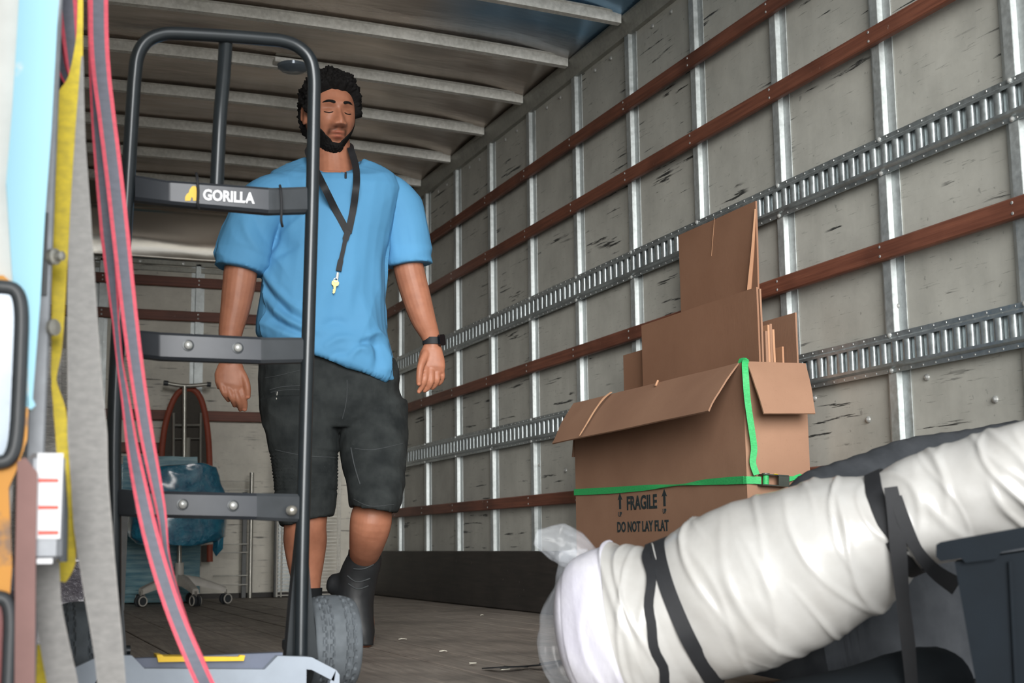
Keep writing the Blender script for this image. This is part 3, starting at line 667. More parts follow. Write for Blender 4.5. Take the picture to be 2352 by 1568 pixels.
tag(mbk, 'dark grey quilted moving blanket heaped behind the white roll', 'blanket')
# dark bin under the roll
bc = PZ(2260, 1300, 2.02); bvw = V((bc.x, bc.y, 0)).normalized(); brt = V((bvw.y, -bvw.x, 0)); bk_ = pxm(bc)
def bq(x, y, dp=0): return bc+brt*((x-2260)/bk_)-UP*((y-1300)/bk_)+bvw*dp
bn = thing('storage_bin', 'dark navy plastic storage bin with a lipped lid standing against the white roll', 'bin', V((bq(2330, 1300, .1).x, bq(2330, 1300, .1).y, .002)))
def bfl(x, dp=0): q = bq(x, 1600, dp); return V((q.x, q.y, .003))
m = MB(); m.prism([bq(2196, 1290, .012), bq(2470, 1250, .012), bfl(2440, .012), bfl(2242, .012)], bvw*.2).build('bin_body', 'bin', bn)
m = MB(); m.prism([bq(2158, 1250), bq(2168, 1244), bq(2200, 1238), bq(2480, 1190), bq(2480, 1236), bq(2300, 1268), bq(2288, 1284), bq(2220, 1292), bq(2212, 1282), bq(2166, 1288), bq(2156, 1278)], bvw*.22).build('bin_lid', 'bin', bn)
for x in (2314, 2402): q = MB().prism([bq(x, 1290, .004), bq(x+7, 1289, .004), bfl(x+1, .004), bfl(x-6, .004)], bvw*.02).build('rib', 'bin', bn)
# dark padded bag slumped below the roll
pts = [PZ(1700, 1590, 2.50), PZ(1850, 1560, 2.49), PZ(1980, 1530, 2.47), PZ(2080, 1495, 2.45), PZ(2150, 1485, 2.43)]
c = smoothpath(pts, 6); rg = []
for i, p in enumerate(c):
    rr_ = max(.02, p.z*.5); rg.append([V((p.x, p.y+.1*cos(2*pi*k/24)+.01*nz((i*.4, k*.3, 0)), max(.003, rr_+rr_*sin(2*pi*k/24)*(1+.06*nz((i*.3, k, 4)))))) for k in range(24)])
tag(MB().rings(rg).build('duffel_bag', 'tarp', None, True, angle=70), 'dark grey fabric bag slumped on the floor under the white roll', 'bag')

# ================================================================== DOOR POST AND HANGING STRAPS AT THE LEFT
def postm():
    n = NT('weathered_blue_paint').set(.5); f = n.noise(n.coord('pos'), 9, 5); rz = n.noise(n.coord('pos'), 5, 3)
    n.color(n.mix(n.ramp(f, .66, .72), lin((150, 205, 226)), lin((226, 226, 220)))); n.bump(f, .1, .003); return n.m
MT['post'] = postm(); MT['white_post'] = simple('chalky_white_paint', (228, 230, 228), .6, scale=8)
def orm():
    n = NT('peeling_orange_paint').set(.55); f = n.noise(n.coord('pos'), 12, 5)
    n.color(n.mix(n.ramp(f, .6, .68), lin((226, 158, 62)), lin((150, 120, 96)))); return n.m
MT['orange'] = orm(); MT['seal'] = simple('rubber_seal', (58, 62, 66), .45, 0, .6); MT['lens'] = simple('lamp_lens', (112, 124, 136), .15, .2)
MT['track'] = simple('grey_track_steel', (146, 150, 156), .5, .3, scale=30); MT['maroon'] = simple('maroon_weathered_post', (132, 100, 96), .7, scale=12)
MT['redlens'] = simple('red_lamp_lens', (120, 50, 50), .2)
YP = 1.9
tr = struct(MB().box((P(62, 600, Y=YP).x-.10, YP, -.02), (P(0, 600, Y=YP).x+.028, YP+.1, 2.5), .006).build('trim_1', 'white_post'))
def pp(x, y, Y=YP-.012): return P(x, y, Y=Y)
m = MB(); m.prism([pp(48, -80), pp(140, -80), pp(131, 60), pp(118, 300), pp(103, 500), pp(92, 700), pp(75, 915), pp(82, 930), pp(72, 940), pp(52, 930), pp(48, 850), pp(30, 660), pp(14, 420), pp(28, 250), pp(40, 60)], (0, .03, 0)); m.build('blue_panel', 'post', tr)
m = MB(); m.prism([pp(-60, 630), pp(8, 632), pp(34, 655), pp(56, 720), pp(64, 850), pp(66, 930), pp(62, 1010), pp(40, 1075), pp(20, 1120), pp(28, 1300), pp(20, 1400), pp(-60, 1400)], (0, .03, 0)); m.build('orange_panel', 'orange', tr)
def lamp(x0, x1, y0, y1, mat):
    c = pp((x0+x1)/2, (y0+y1)/2, YP-.02); a, b = (x1-x0)/2/pxm(c), (y1-y0)/2/pxm(c); pth = []
    for k in range(40):
        th = 2*pi*k/40; ex = .5; pth.append(c+EX*a*math.copysign(abs(cos(th))**ex, cos(th))+UP*b*math.copysign(abs(sin(th))**.35, sin(th)))
    o = MB().tube(pth, .0095, 10, closed=True).build('lamp_seal', 'seal', tr, True)
    MB().prism(pth, (0, .012, 0)).build('lamp_lens', mat, o)
lamp(-60, 42, 655, 1062, 'lens'); lamp(-70, 18, 1375, 1700, 'redlens')
MB().box((pp(76, 600, YP+.12).x, YP+.1, .02), (pp(119, 600, YP+.12).x, YP+.14, 2.4), .003).build('door_track', 'track', tr)
for y in (535, 630):
    q = pp(96, y, YP+.098); MB().box((q.x-.006, YP+.096, q.z-.03), (q.x+.008, YP+.104, q.z+.03)).build('track_slot', 'seal', tr)
q = pp(118, 590, YP+.1); MB().lathe([(.012, 0), (.012, .008), (.007, .01), (.007, .02), (.002, .022)], q, (.7, -.7, 0), 12).build('bolt', 'alu', tr, True)
q = pp(119, 752, YP+.1); MB().lathe([(.012, 0), (.012, .006), (.002, .008)], q, (.7, -.7, 0), 12).build('bolt', 'alu', tr, True)
m = MB(); m.prism([pp(40, 1060, YP-.03), pp(58, 1050, YP-.03), pp(86, 1085, YP-.03), pp(82, 1300, YP-.03), pp(80, 1620, YP-.03), pp(33, 1620, YP-.03), pp(35, 1300, YP-.03)], (0, .05, 0)); m.build('corner_guard', 'maroon', tr)
# straps: (px, py, width px[, Y])
GR = 'straps hanging from the door post'
tag(strap_px('tie_down_strap', [(185, -60, 10), (183, 80, 14), (172, 180, 30), (150, 250, 58), (143, 400, 50), (137, 600, 36), (131, 790, 24), (124, 872, 11), (138, 950, 29), (147, 1090, 27), (153, 1200, 38), (152, 1290, 42), (141, 1335, 18)], 2.06, 'yellowstrap'), 'yellow webbing strap hanging twisted beside the blue door post', 'strap', GR)
tag(strap_px('tie_down_strap', [(189, 130, 4), (186, 230, 14), (184, 330, 24), (185, 480, 44), (186, 600, 56), (191, 780, 70), (196, 900, 78), (201, 1000, 88), (206, 1100, 82), (214, 1210, 84), (232, 1360, 74), (250, 1500, 64), (262, 1640, 60)], 2.02, 'greystrap'), 'broad dirty pale grey webbing strap hanging in front of the hand truck tyre', 'strap', GR)
tag(strap_px('tie_down_strap', [(110, 1290, 50), (112, 1380, 54), (122, 1460, 62), (140, 1550, 66), (160, 1650, 66)], 1.97, 'greystrap'), 'clean light grey webbing strap hanging below the ratchet label', 'strap', GR)
tag(strap_px('tie_down_strap', [(86, 1480, 10), (90, 1530, 22), (98, 1580, 30), (104, 1660, 30)], 2.03, 'yellowstrap'), 'short yellow strap end by the maroon corner guard', 'strap', GR)
tag(strap_px('tie_down_strap', [(226, -50, 42), (227, 80, 43), (233, 170, 42), (244, 260, 40), (259, 380, 40), (275, 520, 40), (288, 640, 38), (303, 770, 36), (318, 880, 34), (337, 1000, 32), (356, 1100, 28), (371, 1180, 22), (382, 1270, 14), (402, 1350, 12), (430, 1440, 14), (462, 1530, 26), (490, 1620, 34)], 2.22, 'redstrap'), 'grey strap with red edges falling in front of the hand truck frame', 'strap', GR)
tag(strap_px('tie_down_strap', [(214, -50, 26, 2.3), (216, 100, 26, 2.3), (222, 260, 26, 2.3), (234, 400, 30, 2.3), (248, 540, 34, 2.3), (258, 650, 26, 2.28), (266, 740, 16, 2.26), (275, 830, 15, 2.24), (289, 920, 20, 2.22), (303, 1020, 27, 2.20), (322, 1120, 34, 2.18), (344, 1220, 37, 2.17), (372, 1320, 38, 2.16), (406, 1420, 38, 2.15), (448, 1520, 40, 2.14), (485, 1600, 40, 2.14)], 2.2, 'redstrap'), 'twisted red edged grey strap crossing behind the other red edged one', 'strap', GR)
o = strap_px('tie_down_strap', [(150, -60, 40), (156, 20, 44), (163, 100, 36), (168, 170, 22), (172, 204, 12)], 2.10, 'redstrap'); tag(o, 'red edged grey strap loop tucked behind the blue post', 'strap', GR)
strap_px('loop_turn', [(134, -40, 18, 2.13), (134, 60, 22, 2.13), (138, 130, 24, 2.12), (150, 175, 22, 2.11), (168, 206, 12, 2.10)], 2.12, 'redstrap', o)
strap_px('strap_end', [(140, 150, 30, 2.14), (140, 190, 46, 2.14), (134, 225, 30, 2.14), (126, 242, 12, 2.14)], 2.14, 'black', o)
# ratchet housing with warning label
rc = thing('ratchet_winch', 'grey ratchet housing with white and red warning label on the post', 'ratchet', P(105, 1300, Y=1.92))
a, b = P(62, 1040, Y=1.9), P(141, 1290, Y=1.9)
MB().box((a.x, 1.885, b.z), (b.x, 1.93, a.z), .008).build('housing', 'track', rc)
a, b = P(86, 1040, Y=1.884), P(138, 1237, Y=1.884); lb = MB().box((a.x, 1.8825, b.z), (b.x, 1.885, a.z)).build('warning_label', 'white_print', rc)
MT['red_print'] = simple('red_print', (214, 90, 76), .6, var=.05); MT['grey_print'] = simple('grey_print', (200, 200, 206), .6, var=.05)
for y in (1103, 1165, 1223):
    q0, q1 = P(88, y-4, Y=1.8823), P(134, y+4, Y=1.8823); MB().box((q0.x, 1.8815, q1.z), (q1.x, 1.8824, q0.z)).build('red_line', 'red_print', lb)
a, b = P(84, 1282, Y=1.884), P(120, 1294, Y=1.884); MB().box((a.x, 1.878, b.z), (b.x, 1.885, a.z)).build('lever_edge', 'white_print', rc)
MB().tube([P(140, 1080, Y=1.9), P(146, 1180, Y=1.9), P(144, 1290, Y=1.9)], .006, 8).build('lever', 'seal', rc, True)
#END3
# ================================================================== GOODS AT THE FRONT END OF THE BOX
# ironing board leaning upside down on the front wall
YI = 8.30
def ip(x, y, d=0): return P(x, y, Y=YI-d)
ib = thing('ironing_board', 'ironing board with red brown rim standing against the front wall', 'ironing board', (ip(425, 1370).x, YI, .002))
rim = [(372, 1290), (370, 1130), (371, 1050), (377, 990), (388, 945), (402, 912), (417, 896), (432, 892), (448, 897), (461, 915), (470, 945), (477, 990), (481, 1050), (482, 1130), (482, 1290)]
rp = smoothpath([ip(a, b) for a, b in rim], 5)
MB().prism(rp, (0, .02, 0)).build('board_underside', 'boardpad', ib)
MB().tube(rp, .018, 10, flat=.7).build('rim', 'rust', ib, True)
MB().tube([ip(424, 886, .05), ip(421, 1320, .05)], .0135, 10).build('leg_tube', 'alu', ib, True)
ft = MB().tube(smoothpath([ip(378, 879, .05), ip(425, 886, .05), ip(480, 882, .05)], 5), .0125, 10).build('foot_bar', 'alu', ib, True)
for x, y in ((380, 879), (477, 882)): MB().tube([ip(x-4 if x < 400 else x-2, y, .05), ip(x+6 if x < 400 else x+7, y+1, .05)], .0155, 10).build('foot_cap', 'seal', ft, True)
for x in (397, 459):
    MB().tube([ip(x+2, 948, .035), ip(x, 1300, .035)], .0075, 8).build('leg_rail', 'alu', ib, True)
for y, r in ((976, .008), (1007, .004)): MB().tube([ip(399, y, .035), ip(460, y, .035)], r, 8).build('cross_wire', 'alu', ib, True)
MB().tube([ip(433, 1005, .06), ip(432, 1060, .06)], .012, 8).build('latch', 'alu', ib, True)
# box wrapped in pale blue film
def wrapbox(x0, x1, y0, y1, z1, seed, amp=.012, n=22, z0=.003):
    b = bmesh.new(); bmesh.ops.create_cube(b, size=1); bmesh.ops.bevel(b, geom=b.edges[:], offset=.06, segments=2, affect='EDGES'); bmesh.ops.subdivide_edges(b, edges=b.edges[:], cuts=5, use_grid_fill=True)
    vs = []
    for v in b.verts:
        p = V(((x0+x1)/2+v.co.x*(x1-x0), (y0+y1)/2+v.co.y*(y1-y0), (z0+z1)/2+v.co.z*(z1-z0))); d = v.co.normalized()
        p += d*amp*noise.noise(V((p.x*7+seed, p.y*7, p.z*16))); p.z = max(z0, p.z); vs.append(p)
    b.verts.index_update(); fs = [tuple(v.index for v in f.verts) for f in b.faces]; b.free(); return MB().add(vs, fs)
a, b = P(272, 1046, Y=7.92), P(466, 1046, Y=7.92)
tag(wrapbox(a.x, b.x, 7.92, 8.17, a.z, 2).build('wrapped_furniture', 'bluewrap2', None, True, angle=60), 'cabinet wrapped in shiny pale blue film below the ironing board', 'furniture')
a = P(440, 1010, Y=8.12)
# office chair bagged in blue film on a white star base
cc = P(412, 1372, Z=0); cc = V((P(412, 1340, Y=7.55).x, 7.55, 0))
oc = thing('office_chair', 'office chair wrapped in blue film on a white five star base', 'chair', cc)
def oy(x, y, d=0): return P(x, y, Y=7.55+d)
def blob(st, depth, name, amp, seed, par=oc, mat='bluewrap', y0=0):
    rg = []; n = 40
    for (xc, hwx, y) in st:
        c = oy(xc, y, y0); h = hwx/pxm(c)
        rg.append([c+V((h*math.copysign(abs(cos(2*pi*k/n))**.6, cos(2*pi*k/n)), depth*math.copysign(abs(sin(2*pi*k/n))**.7, sin(2*pi*k/n)), 0)) for k in range(n)])
    out = []
    for i in range(len(rg)-1):
        for q in range(5): out.append([a*(1-q/5)+b_*q/5 for a, b_ in zip(rg[i], rg[i+1])])
    out.append(rg[-1])
    for r_ in out:
        for k, p in enumerate(r_): r_[k] = p+V((1, -1, 1))*amp*noise.noise(V((p.x*9+seed, p.y*9, p.z*12)))
    return MB().rings(out).build(name, mat, par, True, angle=70)
blob([(432, 30, 1066), (430, 66, 1072), (428, 78, 1090), (426, 88, 1120), (422, 92, 1150)], .06, 'wrapped_backrest', .012, 1, y0=.16)
blob([(410, 100, 1146), (408, 108, 1160), (407, 110, 1200), (407, 108, 1232), (407, 92, 1244), (407, 60, 1250)], .2, 'wrapped_seat', .014, 4)
MB().add([oy(505, 1190, -.1), oy(515, 1215, -.12), oy(512, 1260, -.12), oy(496, 1278, -.11), oy(488, 1262, -.1), oy(492, 1225, -.1), oy(500, 1255, -.14)], [(0, 1, 6), (1, 2, 6), (2, 3, 6), (3, 4, 6), (4, 5, 6), (5, 0, 6)]).build('film_tail', 'bluewrap', oc)
MB().tube([oy(412, 1250), oy(412, 1300)], .012, 12).build('gas_lift', 'alu', oc, True); MB().tube([oy(412, 1292), oy(412, 1345)], .024, 14).build('column', 'white_plastic', oc, True)
R_ = 105/pxm(oy(410, 1340)); hub = V((cc.x, cc.y, .135))
for k in range(5):
    an = radians(-6+72*k); d = V((cos(an), sin(an), 0)); sd = V((-d.y, d.x, 0))
    rg = []
    for f, zc, hh, ww in ((0, .135, .03, .03), (.4, .125, .024, .024), (.75, .10, .018, .02), (1.0, .078, .014, .018)):
        c = V((cc.x, cc.y, zc))+d*R_*f; rg.append([c+sd*ww+UP*hh*.5, c+sd*ww-UP*hh, c-sd*ww-UP*hh, c-sd*ww+UP*hh*.5, c-sd*ww*.6+UP*hh, c+sd*ww*.6+UP*hh])
    o = MB().rings(rg).build('base_arm', 'white_plastic', oc, True, angle=50); c = V((cc.x, cc.y, .030))+d*R_*1.0
    MB().tube([c+UP*.02, c+UP*.05], .007, 8).build('caster_stem', 'alu', o)
    ax = V((sin(an*2+.5), cos(an*2+.5)*.5, 0)).normalized() if k not in (0, 3) else V((.45, -.9, 0))
    for s in (-1, 1):
        MB().lathe([(.004, -.007), (.019, -.008), (.029, -.006), (.029, .006), (.019, .008), (.004, .007)], c+ax*s*.013, ax, 24).build('caster_wheel', 'seal', o, True)
        MB().tube([c+ax*s*.0205+(ax.cross(UP)*cos(2*pi*j/20)+UP*sin(2*pi*j/20))*.024 for j in range(20)], .0035, 6, closed=True).build('wheel_rim', 'white_plastic', o, True)
# grey board standing by the hand truck
a, b = P(270, 1190, Y=7.0), P(293, 1372, Y=7.0)
o = MB().prism([P(270, 1130, Y=7.0), P(297, 1130, Y=7.0), V((P(286, 1380, Y=7.0).x, 7.0, .003)), V((P(262, 1380, Y=7.0).x, 7.0, .003))], (0, .05, 0)).build('flat_board', 'greypanel')
tag(o, 'grey flat board standing upright in front of the blue wrapped furniture', 'board')
# chrome wire shelf standing on its end
ws = thing('wire_shelf', 'chrome wire shelf standing on end against the front wall behind the man', 'shelf', (P(700, 1372, Y=8.1).x, 8.1, .002))
YS = 8.1; xa, xb = P(636, 1300, Y=YS).x, P(780, 1300, Y=YS).x; zt = P(700, 905, Y=YS).z
for x in (xa, xb, xa+(xb-xa)*.33, xa+(xb-xa)*.66): MB().tube([(x, YS, .01), (x, YS, zt)], .0055, 8).build('side_wire', 'chrome', ws, True)
for x in (xa+.02, xb-.02): MB().tube([(x, YS-.03, .01), (x, YS-.03, zt)], .004, 8).build('side_wire', 'chrome', ws, True)
wm = MB().tube([(xa, 0, 0), (xb, 0, 0)], .0026, 6).mesh('wire', ws.location-V((0, 0, 0))*0)
wm = MB().tube([(-(xb-xa)/2, 0, 0), ((xb-xa)/2, 0, 0)], .0026, 6).mesh('wire', smooth=True); wm.materials.append(MT['chrome'])
z = .02; k = 0
while z < zt:
    link('wire', wm, None, ws, loc=((xa+xb)/2, YS-.012, z)); z += .021; k += 1
# shelf rack frame beside it (pale uprights and thin rails)
rk = thing('wire_rack', 'pale upright post and thin shelf rails of a wire rack by the front wall', 'rack', (P(572, 1372, Y=8.25).x, 8.25, .002))
q = P(575, 1300, Y=8.25); MB().tube([(q.x, 8.25, .003), (q.x, 8.25, P(577, 1085, Y=8.25).z)], .013, 12).build('post', 'alu', rk, True)
q2 = P(490, 1300, Y=8.32).x
for y in (1104, 1124, 1249, 1268, 1321, 1342):
    z = P(575, y, Y=8.25).z; MB().tube([(q2, 8.33, z), (q.x, 8.25, z)], .0036, 6).build('shelf_rail', 'chrome', rk, True)
for x in (560, 634): 
    q = P(x, 1300, Y=8.3); MB().box((q.x-.012, 8.29, .003), (q.x+.012, 8.32, P(x, 1130, Y=8.3).z)).build('post', 'greypanel', rk)
# film wrapped goods at the left, glimpsed between straps
a, b = P(96, 1290, Y=4.6), P(200, 1366, Y=4.6)
tag(wrapbox(-.02, P(196, 1320, Y=4.5).x, 4.5, 4.9, P(150, 1285, Y=4.5).z, 9, .03).build('wrapped_bundle', 'clearwrap', None, True, angle=70), 'low bundle in clear crinkled film behind the hanging grey strap', 'bundle')
a = P(154, 760, Y=5.6)
MT['silver'] = wrapmat('silver_bubble_foil', (196, 194, 188), (140, 138, 132), .3, .9, 20, (1, 1, 4), .5)
tag(wrapbox(0.0, a.x, 5.6, 5.95, a.z, 5, .02).build('wrapped_mattress', 'silver', None, True, angle=70), 'tall silver foil wrapped mattress glimpsed behind the yellow strap', 'mattress')
# ceiling dome lamp on a bracket
lp = P(668, 150, Z=2.366); dl = thing('ceiling_lamp', 'small unlit dome lamp on a metal bracket under a roof bow', 'lamp', lp)
MB().box((lp.x-.075, lp.y-.03, lp.z), (lp.x+.085, lp.y+.03, lp.z+.022), .003).build('bracket', 'bow', dl)
MB().lathe([(.068, 0), (.066, -.012), (.05, -.024), (.0002, -.03)], lp+V((.01, 0, 0)), UP, 28).build('dome', 'lens', dl, True)
pq = P(670, 120, Z=2.42); 
# small litter on the floor
def bit(px, py, label, mat, s, cat='litter', seed=0):
    p = P(px, py, Z=.001); m = MB(); pts = []
    for k in range(6): pts.append(p+V((cos(k*pi/3+seed)*s*(1+.4*sin(k*2.1+seed)), sin(k*pi/3+seed)*s*.7, .0015+.004*abs(sin(k+seed)))))
    tag(m.prism(pts, (0, 0, .0015)).build('paper_scrap', mat), label, cat, 'scraps on the truck floor')
MT['scrap'] = simple('pale_scrap', (206, 204, 190), .8)
bit(1160, 1541, 'largest pale paper scrap on the floor next to a black strap end', 'scrap', .018, seed=1); bit(1086, 1527, 'thin pale paper scrap on the bare floor boards', 'scrap', .012, seed=2)
bit(1107, 1414, 'tiny white crumb of packing near the kick plate', 'scrap', .007, seed=3); bit(925, 1470, 'small pale splinter on the floor by the raised shoe', 'scrap', .010, seed=4); bit(1018, 1498, 'small grey fleck between the hand truck and the roll', 'scrap', .009, seed=5)
ps = [P(1118, 1534, Z=.004), P(1160, 1531, Z=.012), P(1210, 1530, Z=.006), P(1250, 1524, Z=.016), P(1300, 1516, Z=.006), P(1340, 1508, Z=.004)]
tag(MB().ribbon(smoothpath(ps, 6), .028, UP, .003).build('floor_strap', 'black', None, True), 'black strap end lying on the floor beside the white roll', 'strap')
#END4
# ================================================================== THE MAN
YM = 4.1
def M(x, y, d=0): return P(x, y, Y=YM+d)
MC = M(765, 900); hv = V((MC.x, MC.y, 0)).normalized(); bx = V((hv.y, -hv.x, 0)); by = -hv; KP = pxm(MC)
man = thing('person', 'bearded man in blue t-shirt and black denim shorts walking with lanyard', 'person', V((MC.x, MC.y, 0)))
def skin_mat():
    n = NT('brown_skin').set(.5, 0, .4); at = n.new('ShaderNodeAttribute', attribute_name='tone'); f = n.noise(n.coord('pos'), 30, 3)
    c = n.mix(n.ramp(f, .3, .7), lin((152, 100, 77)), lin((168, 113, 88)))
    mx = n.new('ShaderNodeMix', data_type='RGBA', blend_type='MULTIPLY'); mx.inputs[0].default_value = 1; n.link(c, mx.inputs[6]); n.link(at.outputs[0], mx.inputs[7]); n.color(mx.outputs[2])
    n.b.inputs['Subsurface Weight'].default_value = .08; n.b.inputs['Subsurface Radius'].default_value = (.01, .004, .002)
    n.bump(n.noise(n.coord('pos'), 180, 3), .06, .001); return n.m
MT['skin'] = skin_mat()
MT['shirt'] = simple('blue_jersey', (84, 144, 186), .75, 0, .25, .06, 5, .05)
MT['collar'] = simple('blue_rib', (96, 154, 194), .75, 0, .25, .05, 60)
def denim():
    n = NT('black_denim').set(.85, 0, .2); f = n.noise(n.coord('pos'), 14, 5); w_ = n.noise(n.coord('pos', (1, 1, .3)), 220, 2)
    c = n.mix(n.ramp(f, .35, .75), lin((32, 36, 37)), lin((56, 60, 60))); fr = n.ramp(n.noise(n.coord('pos', (1, 1, 2.5)), 26, 6, .7), .67, .72, 0, .35); n.color(n.mix(fr, c, lin((104, 108, 108))))
    n.bump(n.math('ADD', w_, f), .2, .003); return n.m
MT['denim'] = denim()
MT['hair'] = simple('black_hair', (20, 19, 19), .8, 0, .15, .3, 120, .5)
MT['shoe'] = simple('black_shoe', (34, 36, 38), .5, 0, .4, .2, 20, .1); MT['sock'] = simple('black_sock', (30, 32, 34), .9, 0, .1)
MT['watchglass'] = simple('watch_glass', (16, 18, 22), .1); MT['brass'] = simple('brass_key', (206, 150, 70), .35, .6)
NS = 28
def ring(cx, cy, hw_, dep, slope=0, drop=0, d=0, n=NS, sq=1.0):
    c = M(cx, cy, d); k = pxm(c); out = []
    for i in range(n):
        a = 2*pi*i/n; ca, sa = math.copysign(abs(cos(a))**sq, cos(a)), math.copysign(abs(sin(a))**sq, sin(a))
        out.append(c+bx*(hw_/k*ca)+by*(dep*sa)-UP*((slope*hw_*ca+drop*max(0, sa))/k))
    return out
def limb(m, st, n=20, sm=5):
    c = smoothpath([M(q[0], q[1], q[3] if len(q) > 3 else 0) for q in st], sm); r = [q.x for q in smoothpath([V((q[2], 0, 0)) for q in st], sm)]
    # round off both ends
    t0 = (c[0]-c[1]).normalized(); t1 = (c[-1]-c[-2]).normalized()
    m.tube([c[0]+t0*r[0]*.8, c[0]+t0*r[0]*.5]+c+[c[-1]+t1*r[-1]*.5, c[-1]+t1*r[-1]*.8], [r[0]*.45, r[0]*.85]+r+[r[-1]*.85, r[-1]*.45], n)
def remesh(mb, name, vox, smooth, parent, mat, it=3):
    me = mb.mesh(name); ob = bpy.data.objects.new(name, me); COL.objects.link(ob)
    md = ob.modifiers.new('r', 'REMESH'); md.mode = 'VOXEL'; md.voxel_size = vox; md.use_smooth_shade = True
    if it: ms = ob.modifiers.new('s', 'SMOOTH'); ms.factor = smooth; ms.iterations = it
    bpy.context.view_layer.update(); out = bpy.data.meshes.new_from_object(ob.evaluated_get(bpy.context.evaluated_depsgraph_get()))
    bpy.data.objects.remove(ob); bpy.data.meshes.remove(me); out.name = name; return out
# ---- head
HC0 = M(758, 270, .03); tc = (CP-HC0); tc.z = 0; tc.normalize(); sd = V((-tc.y, tc.x, 0)); sd = sd if sd.dot(CR) > 0 else -sd
tw = radians(17); hf = (tc*cos(tw)+sd*sin(tw)).normalized(); hxv = (sd*cos(tw)-tc*sin(tw)).normalized()
pt = radians(7); hy = hf*cos(pt)-UP*sin(pt); hz = UP*cos(pt)+hf*sin(pt); rl = radians(2); hx2 = hxv*cos(rl)+hz*sin(rl); hz = hz*cos(rl)-hxv*sin(rl); hxv = hx2
def H2W(x, y, z): return HC0+hxv*x+hy*y+hz*z
def W2H(p): q = p-HC0; return q.dot(hxv), q.dot(hy), q.dot(hz)/1.07
def ss(a, b, t):
    t = max(0, min(1, (t-a)/(b-a))); return t*t*(3-2*t)
def g2(x, z, cx, cz, sx, sz): return exp(-((x-cx)/sx)**2-((z-cz)/sz)**2)
def headpt(th, ph):
    """th azimuth from the face, ph elevation"""
    cx, cy, cz = cos(ph)*sin(th), cos(ph)*cos(th), sin(ph)
    x = .0765*math.copysign(abs(cx)**.92, cx); y = .099*math.copysign(abs(cy)**.9, cy); z = .118*cz
    j = ss(-.015, -.115, z); x *= 1-.24*j
    if y > 0: y = y*(1-.05*j)+.004*j
    else: y *= 1-.45*ss(-.01, -.11, z)
    x *= 1+.05*ss(.0, .07, z)*(1 if y < .04 else .4)
    if y > .0:
        fy = ss(.0, .05, y); ax = abs(x)
        d = .0075*g2(ax, z, .022, .030, .03, .010)                    # brow
        d -= .0165*g2(ax, z, .031, .010, .018, .013)                 # socket
        d += .0115*g2(ax, z, .031, .006, .0135, .0095)               # lowered lid
        d += .0045*g2(ax, z, .044, -.022, .02, .02)                  # cheekbone
        s = ss(.026, -.034, z)*(1-ss(-.036, -.047, z)); wn = .0085+.008*ss(.01, -.03, z)
        d += (.007+.026*s)*s**.4*exp(-(x/wn)**2) if s > 0 else 0      # nose bridge to tip
        d += .0165*g2(ax, z, .0185, -.036, .0085, .0085)             # wings
        d += .0125*g2(x, z, 0, -.0575, .021, .0055)+.0140*g2(x, z, 0, -.0695, .0185, .0065)-.0095*g2(x, z, 0, -.0632, .022, .0022)
        d -= .004*g2(x, z, 0, -.081, .016, .006); d += .010*g2(x, z, 0, -.100, .022, .016); d -= .003*g2(ax, z, .032, -.062, .010, .02)
        y += d*fy
    return x, y, z*1.07
hd = MB(); NA, NE = 150, 110; rg = []
for e in range(1, NE):
    ph = -pi/2+pi*e/NE; rg.append([H2W(*headpt(2*pi*a/NA, ph)) for a in range(NA)])
hd.rings(rg)
for s in (-1, 1):                                                     # ears
    pr_e = []
    for (f, o, w_) in ((0, 0, .010), (.35, .004, .019), (.7, .010, .024), (1, .013, .020)):
        pr_e.append([H2W(s*(.072+.0135*f), -.006-.010*f+cos(2*pi*k/20)*w_*.72, .002+sin(2*pi*k/20)*w_*1.35) for k in range(20)])
    hd.rings(pr_e)
    hd.tube([H2W(s*(.086), -.014+cos(a)*.0165, .004+sin(a)*.029) for a in [pi*.05+k*pi*1.15/12 for k in range(13)]], .0042, 8)
body = MB(); body.v += hd.v; body.f += hd.f; body.uv += hd.uv
limb(body, [(770, 420, .078, .05), (768, 385, .066, .05), (764, 350, .060, .05), (760, 310, .058, .05)], 24)
body.rings([ring(756, 960, 120, .10), ring(756, 900, 140, .11), ring(750, 800, 132, .12), ring(748, 690, 124, .12), ring(756, 540, 124, .12), ring(760, 480, 126, .11), ring(763, 440, 118, .09), ring(766, 405, 76, .07)])
limb(body, [(668, 462, .040), (622, 474, .046), (583, 530, .050), (556, 610, .052), (548, 660, .050), (540, 710, .045), (530, 760, .037), (528, 800, .030), (529, 834, .0275)])
limb(body, [(858, 462, .040), (898, 472, .044), (926, 530, .048), (938, 612, .049), (955, 678, .047), (971, 730, .041), (986, 765, .032), (992, 785, .0275), (993, 802, .026)])
# hands: palm and five fingers each, rooted inside the palm
def hand(palm, fingers):
    body.rings([ring(x, y, w_, dp, sl, 0, d, 20, .8) for x, y, w_, dp, sl, d in palm])
    for f in fingers: limb(body, f, 12, 4)
hand([(530, 826, 22, .024, 0, 0), (529, 842, 30, .021, 0, -.004), (529, 862, 36, .020, .1, -.008), (527, 882, 33, .018, .15, -.010), (526, 898, 27, .014, .2, -.008)],
     [[(548, 880, .0115, -.010), (557, 908, .0105, -.020), (562, 926, .0095, -.010), (562, 940, .0078, 0)],
      [(536, 886, .0115, -.012), (546, 915, .0105, -.022), (551, 930, .0095, -.010), (552, 940, .0075, .003)],
      [(521, 886, .0110, -.012), (531, 910, .0100, -.020), (537, 923, .0090, -.008), (539, 931, .0072, .004)],
      [(506, 880, .0100, -.010), (514, 901, .0092, -.016), (521, 912, .0083, -.004), (525, 919, .0068, .006)],
      [(547, 845, .0140, -.012), (561, 868, .0125, -.024), (568, 890, .0108, -.030), (569, 911, .0088, -.026)]])
